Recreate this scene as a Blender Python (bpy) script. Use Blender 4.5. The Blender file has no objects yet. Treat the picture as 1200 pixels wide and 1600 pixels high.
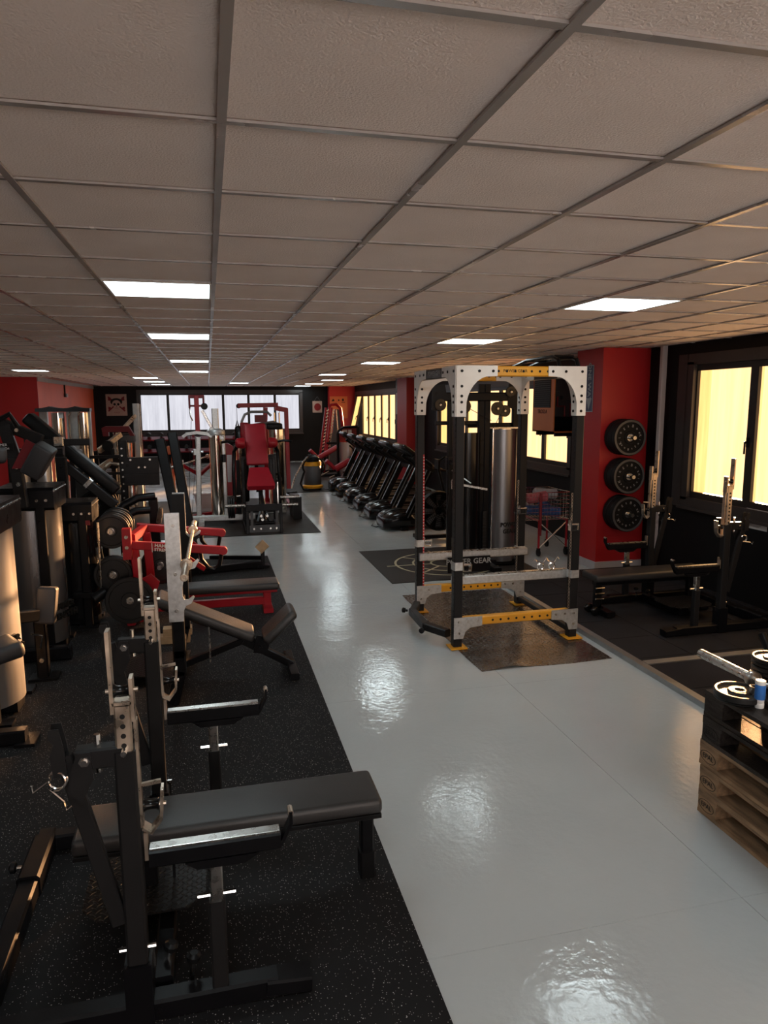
import bpy, bmesh, math, random
from mathutils import Vector, Matrix, Euler
random.seed(7)
C = bpy.context.scene.collection
SC = bpy.context.scene
PI = math.pi
sin, cos, rad = math.sin, math.cos, math.radians

# ---------------------------------------------------------------- camera
FPX, YAW, PITCH, ROLL = 1105.53, .240836, .151101, -.004769
CAMZ = 2.12
def make_camera():
    fwd = Vector((sin(YAW)*cos(PITCH), cos(YAW)*cos(PITCH), -sin(PITCH)))
    right = Vector((cos(YAW), -sin(YAW), 0)); up = right.cross(fwd)
    r2 = right*cos(ROLL) + up*sin(ROLL); u2 = up*cos(ROLL) - right*sin(ROLL)
    cd = bpy.data.cameras.new('camera'); co = bpy.data.objects.new('camera', cd); C.objects.link(co)
    cd.sensor_fit = 'VERTICAL'; cd.sensor_height = 24; cd.lens = FPX*24/1600
    cd.clip_start = .05; cd.clip_end = 200
    m = Matrix((r2, u2, -fwd)).transposed().to_4x4(); m.translation = (0, 0, CAMZ)
    co.matrix_world = m; SC.camera = co
make_camera()

# ---------------------------------------------------------------- world, sun, exposure
w = bpy.data.worlds.new('world'); SC.world = w; w.use_nodes = True
bg = w.node_tree.nodes['Background']
bg.inputs[0].default_value = (.78, .72, .80, 1); bg.inputs[1].default_value = .7
sun = bpy.data.lights.new('sun', 'SUN'); sun.energy = 62; sun.color = (1, .50, .21); sun.angle = rad(2.5)
so = bpy.data.objects.new('sun', sun); C.objects.link(so)
so.rotation_euler = Vector((-.655, -.755, -.122)).to_track_quat('-Z', 'Y').to_euler()
SC.view_settings.view_transform = 'Standard'; SC.view_settings.look = 'None'
SC.view_settings.gamma = 1; SC.view_settings.use_curve_mapping = False
SC.view_settings.exposure = 0.58
SUNNY_PANE, SHADE_PANE, FRONT_PANE, LED = 1.85, .80, 5.6, 8.6

# ---------------------------------------------------------------- materials
MATS = {}
def mat(name, col, rough=.5, metal=0., var=.0, vscale=6., bump=0., bscale=200., coat=0., rvar=0., spec=.5, stretch=None):
    """procedural surface: principled with noise in colour, gloss and fine relief"""
    m = bpy.data.materials.new(name); m.use_nodes = True; nt = m.node_tree; N, L = nt.nodes, nt.links
    p = N['Principled BSDF']
    p.inputs['Roughness'].default_value = rough; p.inputs['Metallic'].default_value = metal
    p.inputs['Specular IOR Level'].default_value = spec if max(col) > .03 or metal > .1 or 'vinyl' in name else .17
    p.inputs['Coat Weight'].default_value = coat; p.inputs['Coat Roughness'].default_value = .12
    c = (*col, 1)
    p.inputs['Base Color'].default_value = c
    tc = N.new('ShaderNodeTexCoord'); src = tc.outputs['Object']
    if stretch:
        mp = N.new('ShaderNodeMapping'); mp.inputs['Scale'].default_value = stretch; L.new(src, mp.inputs[0]); src = mp.outputs[0]
    if var or rvar:
        n = N.new('ShaderNodeTexNoise'); n.inputs['Scale'].default_value = vscale; n.inputs['Detail'].default_value = 5
        L.new(src, n.inputs['Vector'])
        if var:
            r = N.new('ShaderNodeValToRGB')
            r.color_ramp.elements[0].position = .3; r.color_ramp.elements[1].position = .7
            r.color_ramp.elements[0].color = tuple(max(0, x*(1-var)) for x in col)+(1,)
            r.color_ramp.elements[1].color = tuple(min(1, x*(1+var)) for x in col)+(1,)
            L.new(n.outputs[0], r.inputs[0]); L.new(r.outputs[0], p.inputs['Base Color'])
        if rvar:
            q = N.new('ShaderNodeMapRange'); q.inputs[1].default_value = .3; q.inputs[2].default_value = .7
            q.inputs[3].default_value = max(.02, rough-rvar); q.inputs[4].default_value = min(1, rough+rvar)
            L.new(n.outputs[0], q.inputs[0]); L.new(q.outputs[0], p.inputs['Roughness'])
    if bump:
        n2 = N.new('ShaderNodeTexNoise'); n2.inputs['Scale'].default_value = bscale; n2.inputs['Detail'].default_value = 3
        L.new(src, n2.inputs['Vector'])
        b = N.new('ShaderNodeBump'); b.inputs['Strength'].default_value = bump; b.inputs['Distance'].default_value = .01
        L.new(n2.outputs[0], b.inputs['Height']); L.new(b.outputs[0], p.inputs['Normal'])
    MATS[name] = m
    return m
def emit(name, col, strength, streak=0., transp=0., low=None):
    """light-giving surface; panes of dirty glass get vertical streaks and let part of the sun through"""
    m = bpy.data.materials.new(name); m.use_nodes = True; nt = m.node_tree; N, L = nt.nodes, nt.links
    N.remove(N['Principled BSDF']); out = N['Material Output']
    e = N.new('ShaderNodeEmission'); e.inputs[0].default_value = (*col, 1); e.inputs[1].default_value = strength
    if streak:
        g = N.new('ShaderNodeNewGeometry'); mp = N.new('ShaderNodeMapping'); mp.inputs['Scale'].default_value = (5, 5, .35)
        L.new(g.outputs['Position'], mp.inputs[0])
        n = N.new('ShaderNodeTexNoise'); n.inputs['Scale'].default_value = 2.2; n.inputs['Detail'].default_value = 6; n.inputs['Roughness'].default_value = .65
        L.new(mp.outputs[0], n.inputs['Vector'])
        r = N.new('ShaderNodeValToRGB'); r.color_ramp.elements[0].position = .25; r.color_ramp.elements[1].position = .75
        lo = low or tuple(x*(1-streak) for x in col)
        r.color_ramp.elements[0].color = (*lo, 1); r.color_ramp.elements[1].color = (*col, 1)
        L.new(n.outputs[0], r.inputs[0]); L.new(r.outputs[0], e.inputs[0])
    sh = e.outputs[0]
    if transp:
        t = N.new('ShaderNodeBsdfTransparent'); mx = N.new('ShaderNodeMixShader'); mx.inputs[0].default_value = transp
        L.new(sh, mx.inputs[1]); L.new(t.outputs[0], mx.inputs[2]); sh = mx.outputs[0]
    L.new(sh, out.inputs[0]); MATS[name] = m
    return m

# ---------------------------------------------------------------- mesh collector
V = Vector
class G:
    """collects boxes, bars, tubes, turned and cut shapes; becomes ONE mesh object"""
    def __init__(s): s.v = []; s.f = []
    def add(s, vs, fs):
        o = len(s.v); s.v += [tuple(v) for v in vs]; s.f += [[i+o for i in f] for f in fs]; return s
    def box(s, x0, y0, z0, x1, y1, z1):
        x0, x1 = min(x0, x1), max(x0, x1); y0, y1 = min(y0, y1), max(y0, y1); z0, z1 = min(z0, z1), max(z0, z1)
        return s.add([(x0,y0,z0),(x1,y0,z0),(x1,y1,z0),(x0,y1,z0),(x0,y0,z1),(x1,y0,z1),(x1,y1,z1),(x0,y1,z1)],
                     [[3,2,1,0],[4,5,6,7],[0,1,5,4],[1,2,6,5],[2,3,7,6],[3,0,4,7]])
    @staticmethod
    def frame(p, q, up):
        a = (V(q)-V(p)); l = a.length; a = a/l; u = V(up)
        if abs(a.dot(u)) > .98: u = V((0,1,0)) if abs(a.y) < .9 else V((1,0,0))
        x = a.cross(u).normalized(); y = x.cross(a).normalized()      # x across, y along up
        return a, x, y, l
    def ring(s, rings, close_ends=True, flip=False):
        n = len(rings[0]); vs = [p for r in rings for p in r]; fs = []
        for k in range(len(rings)-1):
            for i in range(n):
                j = (i+1) % n; fs.append([k*n+i, k*n+j, (k+1)*n+j, (k+1)*n+i])
        if close_ends: fs.append(list(range(n))[::-1]); fs.append([(len(rings)-1)*n+i for i in range(n)])
        return s.add(vs, fs)
    def bar(s, p, q, w, h, up=(0,0,1), c=None):
        """square tube from p to q, w across, h along up, chamfered edges"""
        a, x, y, l = G.frame(p, q, up); c = min(w, h)*.12 if c is None else c
        a2, b2 = w/2, h/2
        prof = [(-a2+c,-b2),(a2-c,-b2),(a2,-b2+c),(a2,b2-c),(a2-c,b2),(-a2+c,b2),(-a2,b2-c),(-a2,-b2+c)]
        return s.ring([[V(e)+x*i+y*j for i, j in prof] for e in (p, q)])
    def cyl(s, p, q, r, n=14, r2=None):
        a, x, y, l = G.frame(p, q, (0,0,1)); r2 = r if r2 is None else r2
        cs = [(cos(2*PI*i/n), sin(2*PI*i/n)) for i in range(n)]
        return s.ring([[V(e)+x*(c*R)+y*(d*R) for c, d in cs] for e, R in ((p, r), (q, r2))])
    def tube(s, pts, r, n=8, closed=False):
        pts = [V(p) for p in pts]; m = len(pts); rings = []; x = None
        for i in range(m):
            a = (pts[(i+1) % m]-pts[i-1]) if closed else (pts[min(i+1, m-1)]-pts[max(i-1, 0)])
            a.normalize()
            if x is None:
                u = V((0,0,1)) if abs(a.z) < .9 else V((1,0,0)); x = a.cross(u).normalized()
            else: x = (x-a*x.dot(a)).normalized()
            y = a.cross(x); rings.append([pts[i]+x*(r*cos(2*PI*k/n))+y*(r*sin(2*PI*k/n)) for k in range(n)])
        if closed: rings.append(rings[0])
        return s.ring(rings, not closed)
    def strip(s, pts, w, h, up=(0,0,1)):
        """flat bar bent along pts: w along the fixed axis 'up', h thick across it"""
        pts = [V(p) for p in pts]; U = V(up).normalized(); rings = []; m = len(pts)
        for i in range(m):
            a = (pts[min(i+1, m-1)]-pts[max(i-1, 0)]).normalized(); x = a.cross(U).normalized()
            k = 1.
            if 0 < i < m-1:
                d = (pts[i+1]-pts[i]).normalized().dot(a); k = 1/max(.4, d)
            rings.append([pts[i]+x*(h/2*k*i2)+U*(w/2*j2) for i2, j2 in ((-1,-1),(1,-1),(1,1),(-1,1))])
        return s.ring(rings)
    def lathe(s, c, axis, prof, n=24, up=(0,0,1)):
        """prof: list of (radius, distance along axis); closed to the axis only when radius 0"""
        c = V(c); a, x, y, l = G.frame(c, c+V(axis), up)
        rings = [[c+a*t+x*(r*cos(2*PI*i/n))+y*(r*sin(2*PI*i/n)) for i in range(n)] for r, t in prof]
        return s.ring(rings, False)
    def ringplate(s, c, axis, prof, n=24):
        return s.lathe(c, axis, prof+[prof[0]], n)
    def plate(s, poly, o, u, v, t):
        """flat outline (2-D points) at origin o with axes u, v, thickness t along u x v (centred)"""
        o, u, v = V(o), V(u).normalized(), V(v).normalized(); w_ = u.cross(v).normalized(); n = len(poly)
        a = [o+u*i+v*j-w_*(t/2) for i, j in poly]; b = [o+u*i+v*j+w_*(t/2) for i, j in poly]
        ar = sum(poly[i][0]*poly[(i+1) % n][1]-poly[(i+1) % n][0]*poly[i][1] for i in range(n))
        if ar < 0: a, b = a[::-1], b[::-1]
        return s.add(a+b, [list(range(n))[::-1], [n+i for i in range(n)]]+[[i, (i+1) % n, n+(i+1) % n, n+i] for i in range(n)])
    def pad(s, p, q, w, h, up=(0,0,1), r=.02, k=3):
        """upholstered block from p to q (end faces at p and q), rounded on every edge"""
        p, q = V(p), V(q); a, x, y, l = G.frame(p, q, up); c = (p+q)/2; r = min(r, l/2.01, w/2.01, h/2.01)
        cx, cy, cz = w/2-r, l/2-r, h/2-r
        lat = [-PI/2+PI/2*i/k for i in range(k+1)]+[PI/2*i/k for i in range(k+1)]
        lon = [PI/2*qd+PI/2*i/k for qd in range(4) for i in range(k+1)]
        rings = []
        for li, la in enumerate(lat):
            sz = -1 if li <= k else 1; R = []
            for oi, lo in enumerate(lon):
                qd = oi//(k+1); sx = 1 if qd in (0, 3) else -1; sy = 1 if qd < 2 else -1
                R.append(c+x*(sx*cx+r*cos(la)*cos(lo))+a*(sy*cy+r*cos(la)*sin(lo))+y*(sz*cz+r*sin(la)))
            rings.append(R)
        return s.ring(rings)
    def arc(s, *a): return s
def rrect(w, h, r, k=4):
    o = []
    for cx, cy, a0 in ((w/2-r, h/2-r, 0), (-w/2+r, h/2-r, 90), (-w/2+r, -h/2+r, 180), (w/2-r, -h/2+r, 270)):
        for i in range(k+1):
            a = rad(a0+90*i/k); o.append((cx+r*cos(a), cy+r*sin(a)))
    return o

def mesh_of(name, g, m, org=(0,0,0), sharp=38):
    me = bpy.data.meshes.new(name); o = V(org)
    me.from_pydata([tuple(V(v)-o) for v in g.v], [], g.f); me.validate(); me.update()
    bm = bmesh.new(); bm.from_mesh(me); bmesh.ops.remove_doubles(bm, verts=bm.verts, dist=1e-6)
    bmesh.ops.recalc_face_normals(bm, faces=bm.faces); bm.to_mesh(me); bm.free()
    me.polygons.foreach_set('use_smooth', [True]*len(me.polygons)); me.set_sharp_from_angle(angle=rad(sharp))
    me.materials.append(MATS[m] if isinstance(m, str) else m)
    return me
ORG = {}
def thing(name, label, cat, loc=(0,0,0), group=None, kind=None, rot=None):
    o = bpy.data.objects.new(name, None); C.objects.link(o); o.location = loc; o.empty_display_size = .1
    if rot: o.rotation_euler = rot
    if label: o['label'] = label
    if cat: o['category'] = cat
    if group: o['group'] = group
    if kind: o['kind'] = kind
    ORG[o.name] = V(loc) if not rot else V((0,0,0))
    return o
def part(name, g, m, parent, label=None, kind=None, sharp=38):
    """one mesh under its thing; g is in the same frame as the thing's location was given in"""
    org = ORG[parent.name]
    o = bpy.data.objects.new(name, mesh_of(name, g, m, org, sharp)); C.objects.link(o); o.parent = parent; ORG[o.name] = org
    if label: o['label'] = label
    if kind or name in TINY: o['kind'] = kind or 'stuff'
    return o
TINY = {'bolt', 'gusset_bolt', 'adjustment_holes', 'beam_hole', 'print_line', 'strip_mark', 'cage_wire', 'notch', 'locking_pin', 'sunlit_holes', 'symbol', 'lettering', 'printed_rings', 'blade_print', 'face_print'}
def single(name, g, m, label, cat, group=None, loc=None):
    """a thing that is one mesh"""
    loc = loc if loc is not None else (0,0,0)
    o = bpy.data.objects.new(name, mesh_of(name, g, m, loc)); C.objects.link(o); o.location = loc; ORG[o.name] = V(loc)
    o['label'] = label; o['category'] = cat
    if group: o['group'] = group
    return o
def struct(name, g, m, parent=None):
    o = bpy.data.objects.new(name, mesh_of(name, g, m)); C.objects.link(o); ORG[o.name] = V((0,0,0))
    if parent: o.parent = parent
    else: o['kind'] = 'structure'
    return o
def copy_tree(o, loc=None, rot=None, label=None, group=None, parent=None):
    c = o.copy(); C.objects.link(c)
    if parent: c.parent = parent
    if loc is not None: c.location = loc
    if rot is not None: c.rotation_euler = rot
    if label: c['label'] = label
    if group: c['group'] = group
    for ch in list(o.children): copy_tree(ch, parent=c)
    return c
def text_geo(body, size, o, u, v, thick=.0015, align='CENTER', bold=0.):
    """lettering as real raised geometry; returns a G in the frame of o, u, v"""
    cu = bpy.data.curves.new('lettering', 'FONT'); cu.body = body; cu.size = size; cu.align_x = align; cu.align_y = 'CENTER'
    cu.extrude = thick/2; cu.resolution_u = 2; cu.offset = bold
    ob = bpy.data.objects.new('lettering', cu); C.objects.link(ob)
    me = bpy.data.meshes.new_from_object(ob); g = G(); o, u, v = V(o), V(u).normalized(), V(v).normalized(); n = u.cross(v)
    g.add([o+u*p.co.x+v*p.co.y+n*p.co.z for p in me.vertices], [list(f.vertices) for f in me.polygons])
    bpy.data.objects.remove(ob); bpy.data.curves.remove(cu); bpy.data.meshes.remove(me)
    return g
def join(*gs):
    r = G()
    for g in gs: r.add(g.v, g.f)
    return r
def arc_text(body, size, c, u, v, R, mid, step, thick=.001):
    """letters set round a circle of radius R about c in the plane u, v; mid angle in degrees, reading clockwise"""
    out = G(); k = len(body); u, v = V(u).normalized(), V(v).normalized()
    for i, ch in enumerate(body):
        if ch == ' ': continue
        a = rad(mid-(i-(k-1)/2)*step); d = u*cos(a)+v*sin(a); t = u*sin(a)-v*cos(a)
        g = text_geo(ch, size, V(c)+d*R, t, d, thick); out.add(g.v, g.f)
    return out

# ---------------------------------------------------------------- materials in use
mat('black_steel', (.0045,.0045,.0055), .34, .0, rvar=.08, vscale=9, bump=.05, bscale=500)
mat('rack_steel', (.014,.0135,.014), .36, .0, rvar=.08, vscale=7, bump=.04, bscale=450)
mat('steel', (.50,.49,.47), .28, 1., var=.06, vscale=30, rvar=.04)
mat('chrome', (.78,.77,.75), .12, 1., rvar=.06, vscale=12)
mat('gusset_paint', (.74,.70,.65), .45, .25, var=.05, vscale=12)
mat('galvanised', (.56,.57,.57), .42, .85, var=.16, vscale=40, rvar=.1)
mat('lit_worn_steel', (.50,.42,.34), .34, .9, var=.25, vscale=18, rvar=.12)  # wear mottling, with the brass tone of sunlit steel put into the colour
mat('red_paint', (.31,.006,.014), .34, 0., var=.08, vscale=4, spec=.35)
mat('dark_red_paint', (.15,.005,.010), .38, 0., var=.1, vscale=4, spec=.3)
mat('yellow_paint', (.76,.34,.018), .34, 0., var=.07, vscale=9, coat=.2)
mat('vinyl', (.024,.023,.023), .33, 0., rvar=.02, vscale=14, bump=.18, bscale=420)
mat('grey_vinyl', (.020,.020,.023), .50, 0., rvar=.02, vscale=14, bump=.2, bscale=420)
mat('red_vinyl', (.34,.007,.02), .40, 0., var=.06, vscale=8, bump=.15, bscale=420)
mat('plastic', (.006,.006,.0065), .38, 0., rvar=.1, vscale=10)
mat('gloss_plastic', (.005,.005,.0055), .20, 0., rvar=.06, vscale=6, coat=.25)
mat('grey_plastic', (.07,.07,.075), .45, 0., var=.1)
mat('iron', (.006,.006,.0065), .42, .2, var=.2, vscale=30, bump=.12, bscale=160)
mat('rubber', (.008,.008,.0085), .62, 0., var=.15, vscale=20, bump=.1, bscale=300)
mat('shroud', (.46,.46,.47), .32, .9, var=.06, vscale=5, rvar=.06, stretch=(1,1,.1))
mat('mirror_steel', (.80,.78,.74), .09, 1., rvar=.04, vscale=5, stretch=(1,1,.1))
mat('dark_shroud', (.20,.20,.21), .30, .9, var=.08, vscale=5, rvar=.06, stretch=(1,1,.1))
mat('white_print', (.72,.72,.70), .6)
mat('grey_print', (.34,.34,.34), .6)
mat('black_print', (.012,.012,.012), .6)
mat('red_print', (.45,.02,.02), .55)
mat('paper', (.55,.54,.53), .8, var=.04)
mat('cable', (.02,.02,.02), .35)
mat('wood', (.36,.235,.135), .72, 0., var=.35, vscale=7, bump=.3, bscale=60, stretch=(6,1,6))
mat('wood_worn', (.25,.155,.085), .75, 0., var=.45, vscale=6, bump=.35, bscale=60, stretch=(6,1,6))
mat('wood_black', (.022,.018,.016), .42, 0., var=.8, vscale=8, bump=.35, bscale=70, stretch=(6,1,6))
mat('plywood', (.40,.27,.15), .7, 0., var=.2, vscale=10)
mat('wall_black', (.006,.0055,.006), .6, 0., var=.15, vscale=2, bump=.12, bscale=90)
mat('wall_red', (.40,.009,.012), .45, 0., var=.06, vscale=1.5, bump=.12, bscale=90)
mat('wall_left_lit_red', (.68,.115,.05), .5, 0., var=.08, vscale=1.5, bump=.15, bscale=60)  # lighter, more orange red; the window glow on it is put into the colour
mat('wall_plain', (.30,.30,.30), .8, 0., var=.05)
mat('frame_paint', (.040,.034,.034), .42, .2, var=.08)
mat('dark_frame', (.016,.014,.014), .38, .2, var=.1)
mat('aluminium', (.36,.37,.37), .38, .8, var=.12, vscale=12, rvar=.1)
mat('conduit', (.40,.36,.36), .55, 0., var=.05)
mat('ceiling_tile', (.88,.775,.73), .92, 0., var=.035, vscale=3, bump=.40, bscale=150)
mat('rail_paint', (.44,.41,.40), .24, .3, var=.05, rvar=.05, spec=.8)
mat('plenum', (.05,.05,.05), .9)
mat('mat_rubber', (.0095,.0095,.0105), .7, 0., var=.2, vscale=5)
mat('tile_rubber', (.017,.017,.0205), .75, 0., var=.25, vscale=3, bump=.4, bscale=260)
mat('mat_plain', (.026,.023,.022), .55, 0., var=.15, vscale=3, bump=.2, bscale=240)
mat('checker', (.17,.155,.145), .26, .8, rvar=.04, vscale=40)
mat('lane_print', (.46,.41,.26), .6, var=.1)
mat('orange_enamel', (.58,.16,.035), .42, 0., var=.08, vscale=3)
mat('bottle_white', (.75,.75,.73), .35)
mat('bottle_blue', (.03,.16,.52), .4, var=.15, vscale=20)
mat('sign_blue', (.035,.045,.10), .45)
mat('sign_grey', (.30,.32,.35), .45)
mat('towel_red', (.42,.10,.12), .9, var=.2, vscale=30, bump=.3)
mat('towel_grey', (.34,.33,.34), .9, var=.15, vscale=30, bump=.3)
mat('towel_blue', (.03,.07,.20), .9, var=.3, vscale=20, bump=.3)
mat('cream_cloth', (.34,.24,.20), .85, var=.06)
mat('orange_board', (.50,.13,.05), .7, var=.06)
mat('green_print', (.03,.16,.09), .6)
mat('screen', (.02,.02,.024), .15)

def floor_mat():
    m = bpy.data.materials.new('floor_paint'); m.use_nodes = True; nt = m.node_tree; N, L = nt.nodes, nt.links
    p = N['Principled BSDF']; tc = N.new('ShaderNodeNewGeometry')
    def noise(sc, det, v=None, dist=0.):
        n = N.new('ShaderNodeTexNoise'); n.inputs['Scale'].default_value = sc; n.inputs['Detail'].default_value = det; n.inputs['Distortion'].default_value = dist
        L.new(v or tc.outputs['Position'], n.inputs['Vector']); return n
    n1 = noise(.9, 6); r = N.new('ShaderNodeValToRGB')
    r.color_ramp.elements[0].position = .3; r.color_ramp.elements[0].color = (.44,.475,.485,1)
    r.color_ramp.elements[1].position = .7; r.color_ramp.elements[1].color = (.50,.535,.54,1)
    L.new(n1.outputs[0], r.inputs[0])
    # chips and specks of dirt in the paint
    vo = N.new('ShaderNodeTexVoronoi'); vo.inputs['Scale'].default_value = 3.2; L.new(tc.outputs['Position'], vo.inputs['Vector'])
    lt = N.new('ShaderNodeMath'); lt.operation = 'LESS_THAN'; lt.inputs[1].default_value = .014; L.new(vo.outputs['Distance'], lt.inputs[0])
    mx = N.new('ShaderNodeMix'); mx.data_type = 'RGBA'; L.new(lt.outputs[0], mx.inputs[0]); L.new(r.outputs[0], mx.inputs[6]); mx.inputs[7].default_value = (.22,.22,.21,1)
    L.new(mx.outputs[2], p.inputs['Base Color'])
    # gloss varies in wiped patches
    n2 = noise(1.6, 7, dist=1.2); q = N.new('ShaderNodeMapRange'); q.inputs[1].default_value = .38; q.inputs[2].default_value = .62
    q.inputs[3].default_value = .035; q.inputs[4].default_value = .17; L.new(n2.outputs[0], q.inputs[0]); L.new(q.outputs[0], p.inputs['Roughness'])
    n3 = noise(26, 4); n4 = noise(3.0, 4); ad = N.new('ShaderNodeMath'); ad.operation = 'MULTIPLY_ADD'; ad.inputs[1].default_value = .35
    L.new(n3.outputs[0], ad.inputs[0]); L.new(n4.outputs[0], ad.inputs[2])
    b = N.new('ShaderNodeBump'); b.inputs['Strength'].default_value = .085; b.inputs['Distance'].default_value = .06
    L.new(ad.outputs[0], b.inputs['Height']); L.new(b.outputs[0], p.inputs['Normal'])
    MATS['floor_paint'] = m
floor_mat()
def speckle():
    m = MATS['mat_rubber']; nt = m.node_tree; N, L = nt.nodes, nt.links; p = N['Principled BSDF']
    old = p.inputs['Base Color'].links[0].from_socket; g = N.new('ShaderNodeNewGeometry')
    prev = old
    for sc, th, cut in ((42, .10, .40), (105, .17, .45)):
        v = N.new('ShaderNodeTexVoronoi'); v.inputs['Scale'].default_value = sc; L.new(g.outputs['Position'], v.inputs['Vector'])
        a = N.new('ShaderNodeMath'); a.operation = 'LESS_THAN'; a.inputs[1].default_value = th; L.new(v.outputs['Distance'], a.inputs[0])
        s = N.new('ShaderNodeSeparateColor'); L.new(v.outputs['Color'], s.inputs[0])
        b = N.new('ShaderNodeMath'); b.operation = 'GREATER_THAN'; b.inputs[1].default_value = cut; L.new(s.outputs[0], b.inputs[0])
        c = N.new('ShaderNodeMath'); c.operation = 'MULTIPLY'; L.new(a.outputs[0], c.inputs[0]); L.new(b.outputs[0], c.inputs[1])
        mx = N.new('ShaderNodeMix'); mx.data_type = 'RGBA'; L.new(c.outputs[0], mx.inputs[0]); L.new(prev, mx.inputs[6]); mx.inputs[7].default_value = (.42,.41,.39,1)
        prev = mx.outputs[2]
    L.new(prev, p.inputs['Base Color'])
speckle()
def checker(name):
    """raised tread pattern, as relief"""
    m = MATS[name]; nt = m.node_tree; N, L = nt.nodes, nt.links; p = N['Principled BSDF']
    g = N.new('ShaderNodeNewGeometry'); outs = []
    for rot, off in ((PI/4, 0), (-PI/4, .5)):
        mp = N.new('ShaderNodeMapping'); mp.inputs['Scale'].default_value = (26,26,26); mp.inputs['Location'].default_value = (off,off,0); L.new(g.outputs['Position'], mp.inputs[0])
        fr = N.new('ShaderNodeVectorMath'); fr.operation = 'FRACTION'; L.new(mp.outputs[0], fr.inputs[0])
        sb = N.new('ShaderNodeVectorMath'); sb.operation = 'SUBTRACT'; sb.inputs[1].default_value = (.5,.5,.5); L.new(fr.outputs[0], sb.inputs[0])
        ro = N.new('ShaderNodeVectorRotate'); ro.rotation_type = 'Z_AXIS'; ro.inputs['Angle'].default_value = rot; L.new(sb.outputs[0], ro.inputs['Vector'])
        ml = N.new('ShaderNodeVectorMath'); ml.operation = 'MULTIPLY'; ml.inputs[1].default_value = (2.2,6.5,0); L.new(ro.outputs[0], ml.inputs[0])
        le = N.new('ShaderNodeVectorMath'); le.operation = 'LENGTH'; L.new(ml.outputs[0], le.inputs[0])
        mr = N.new('ShaderNodeMapRange'); mr.inputs[1].default_value = .6; mr.inputs[2].default_value = 1.; mr.inputs[3].default_value = 1; mr.inputs[4].default_value = 0
        L.new(le.outputs['Value'], mr.inputs[0]); outs.append(mr.outputs[0])
    a = N.new('ShaderNodeMath'); a.operation = 'MAXIMUM'; L.new(outs[0], a.inputs[0]); L.new(outs[1], a.inputs[1])
    b = N.new('ShaderNodeBump'); b.inputs['Strength'].default_value = 1.; b.inputs['Distance'].default_value = .008; L.new(a.outputs[0], b.inputs['Height']); L.new(b.outputs[0], p.inputs['Normal'])
mat('tread_plate', (.012,.011,.011), .30, 0.); checker('tread_plate')
emit('led', (.84,.97,1.0), LED)
emit('pane_sunny', (1.0,.56,.20), SUNNY_PANE, streak=.4, transp=.5, low=(.66,.33,.10))
emit('pane_shade', (.74,.74,.80), SHADE_PANE, streak=.25, transp=.04, low=(.50,.50,.56))
emit('pane_front', (1.0,.90,.85), FRONT_PANE, streak=.2)

# ---------------------------------------------------------------- room shell
CEIL = 2.797
XR, YB, XL2, YL, XL, YF = 5.42, 27.0, -3.9, 18.5, -8.0, -5.0
GX, GY, SX, SY = .05993, 1.8704, .60954, .59046
fl = struct('floor', G().box(XL-.2, YF-.2, -.25, XR+.3, YB+.3, -.02), 'plenum')
fx = [XL-.2, -4.72, -2.5, -.27, 2.16, 4.6, XR+.1]; fy = [YF-.2, -2.55, -.11, 2.33, 4.77, 7.21, 9.65, 12.1, 14.6, 17.1, 19.6, 22.1, 24.6, YB+.1]
for i in range(len(fx)-1):
    for j in range(len(fy)-1):
        a, b, c_, d = fx[i]+.0012, fx[i+1]-.0012, fy[j]+.0007, fy[j+1]-.0007
        struct('floor_panel', G().box(a, c_, -.021, b, d, 0.), 'floor_paint', fl)

def wall_with_windows(name, axis, at, a0, a1, thick, wins, m, z1=CEIL+.05):
    g = G()
    def bx(p, q, z0, zz):
        if q-p < .001: return
        if axis == 'x': g.box(at, p, z0, at+thick, q, zz)
        else: g.box(p, at, z0, q, at+thick, zz)
    cur = a0
    for w0, w1, z0, zt in sorted(wins):
        bx(cur, w0, 0, z1); bx(w0, w1, 0, z0); bx(w0, w1, zt, z1); cur = w1
    bx(cur, a1, 0, z1)
    return struct(name, g, m)
W_R = [(-4.5, 2.6, 1.0, 2.58), (3.50, 7.17, 1.0, 2.58), (9.95, 16.5, 1.1, 2.47), (20.45, 26.36, .98, 2.50)]
W_B = [(-2.40, 3.42, 1.13, 2.58)]
W_F = [(-1.4, 4.6, .9, 2.5)]
wall_with_windows('wall_right', 'x', XR, YF-.2, YB+.2, .25, W_R, 'wall_black')
wall_with_windows('wall_back', 'y', YB, XL2-.25, XR, .25, W_B, 'wall_black')
wall_with_windows('wall_front', 'y', YF-.25, XL, XR, .25, W_F, 'wall_plain')
struct('wall_left', G().box(XL2-.25, YL, 0, XL2, YB, CEIL+.05), 'wall_left_lit_red')
struct('wall_left_return', G().box(XL, YL-.03, 0, XL2, YL, CEIL+.05), 'wall_red')
struct('wall_left_near', G().box(XL-.25, YF, 0, XL, YL+.25, CEIL+.05), 'wall_plain')
struct('trim_1', G().box(XL2, YL, CEIL-.10, XL2+.02, YB, CEIL), 'conduit')
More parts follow.
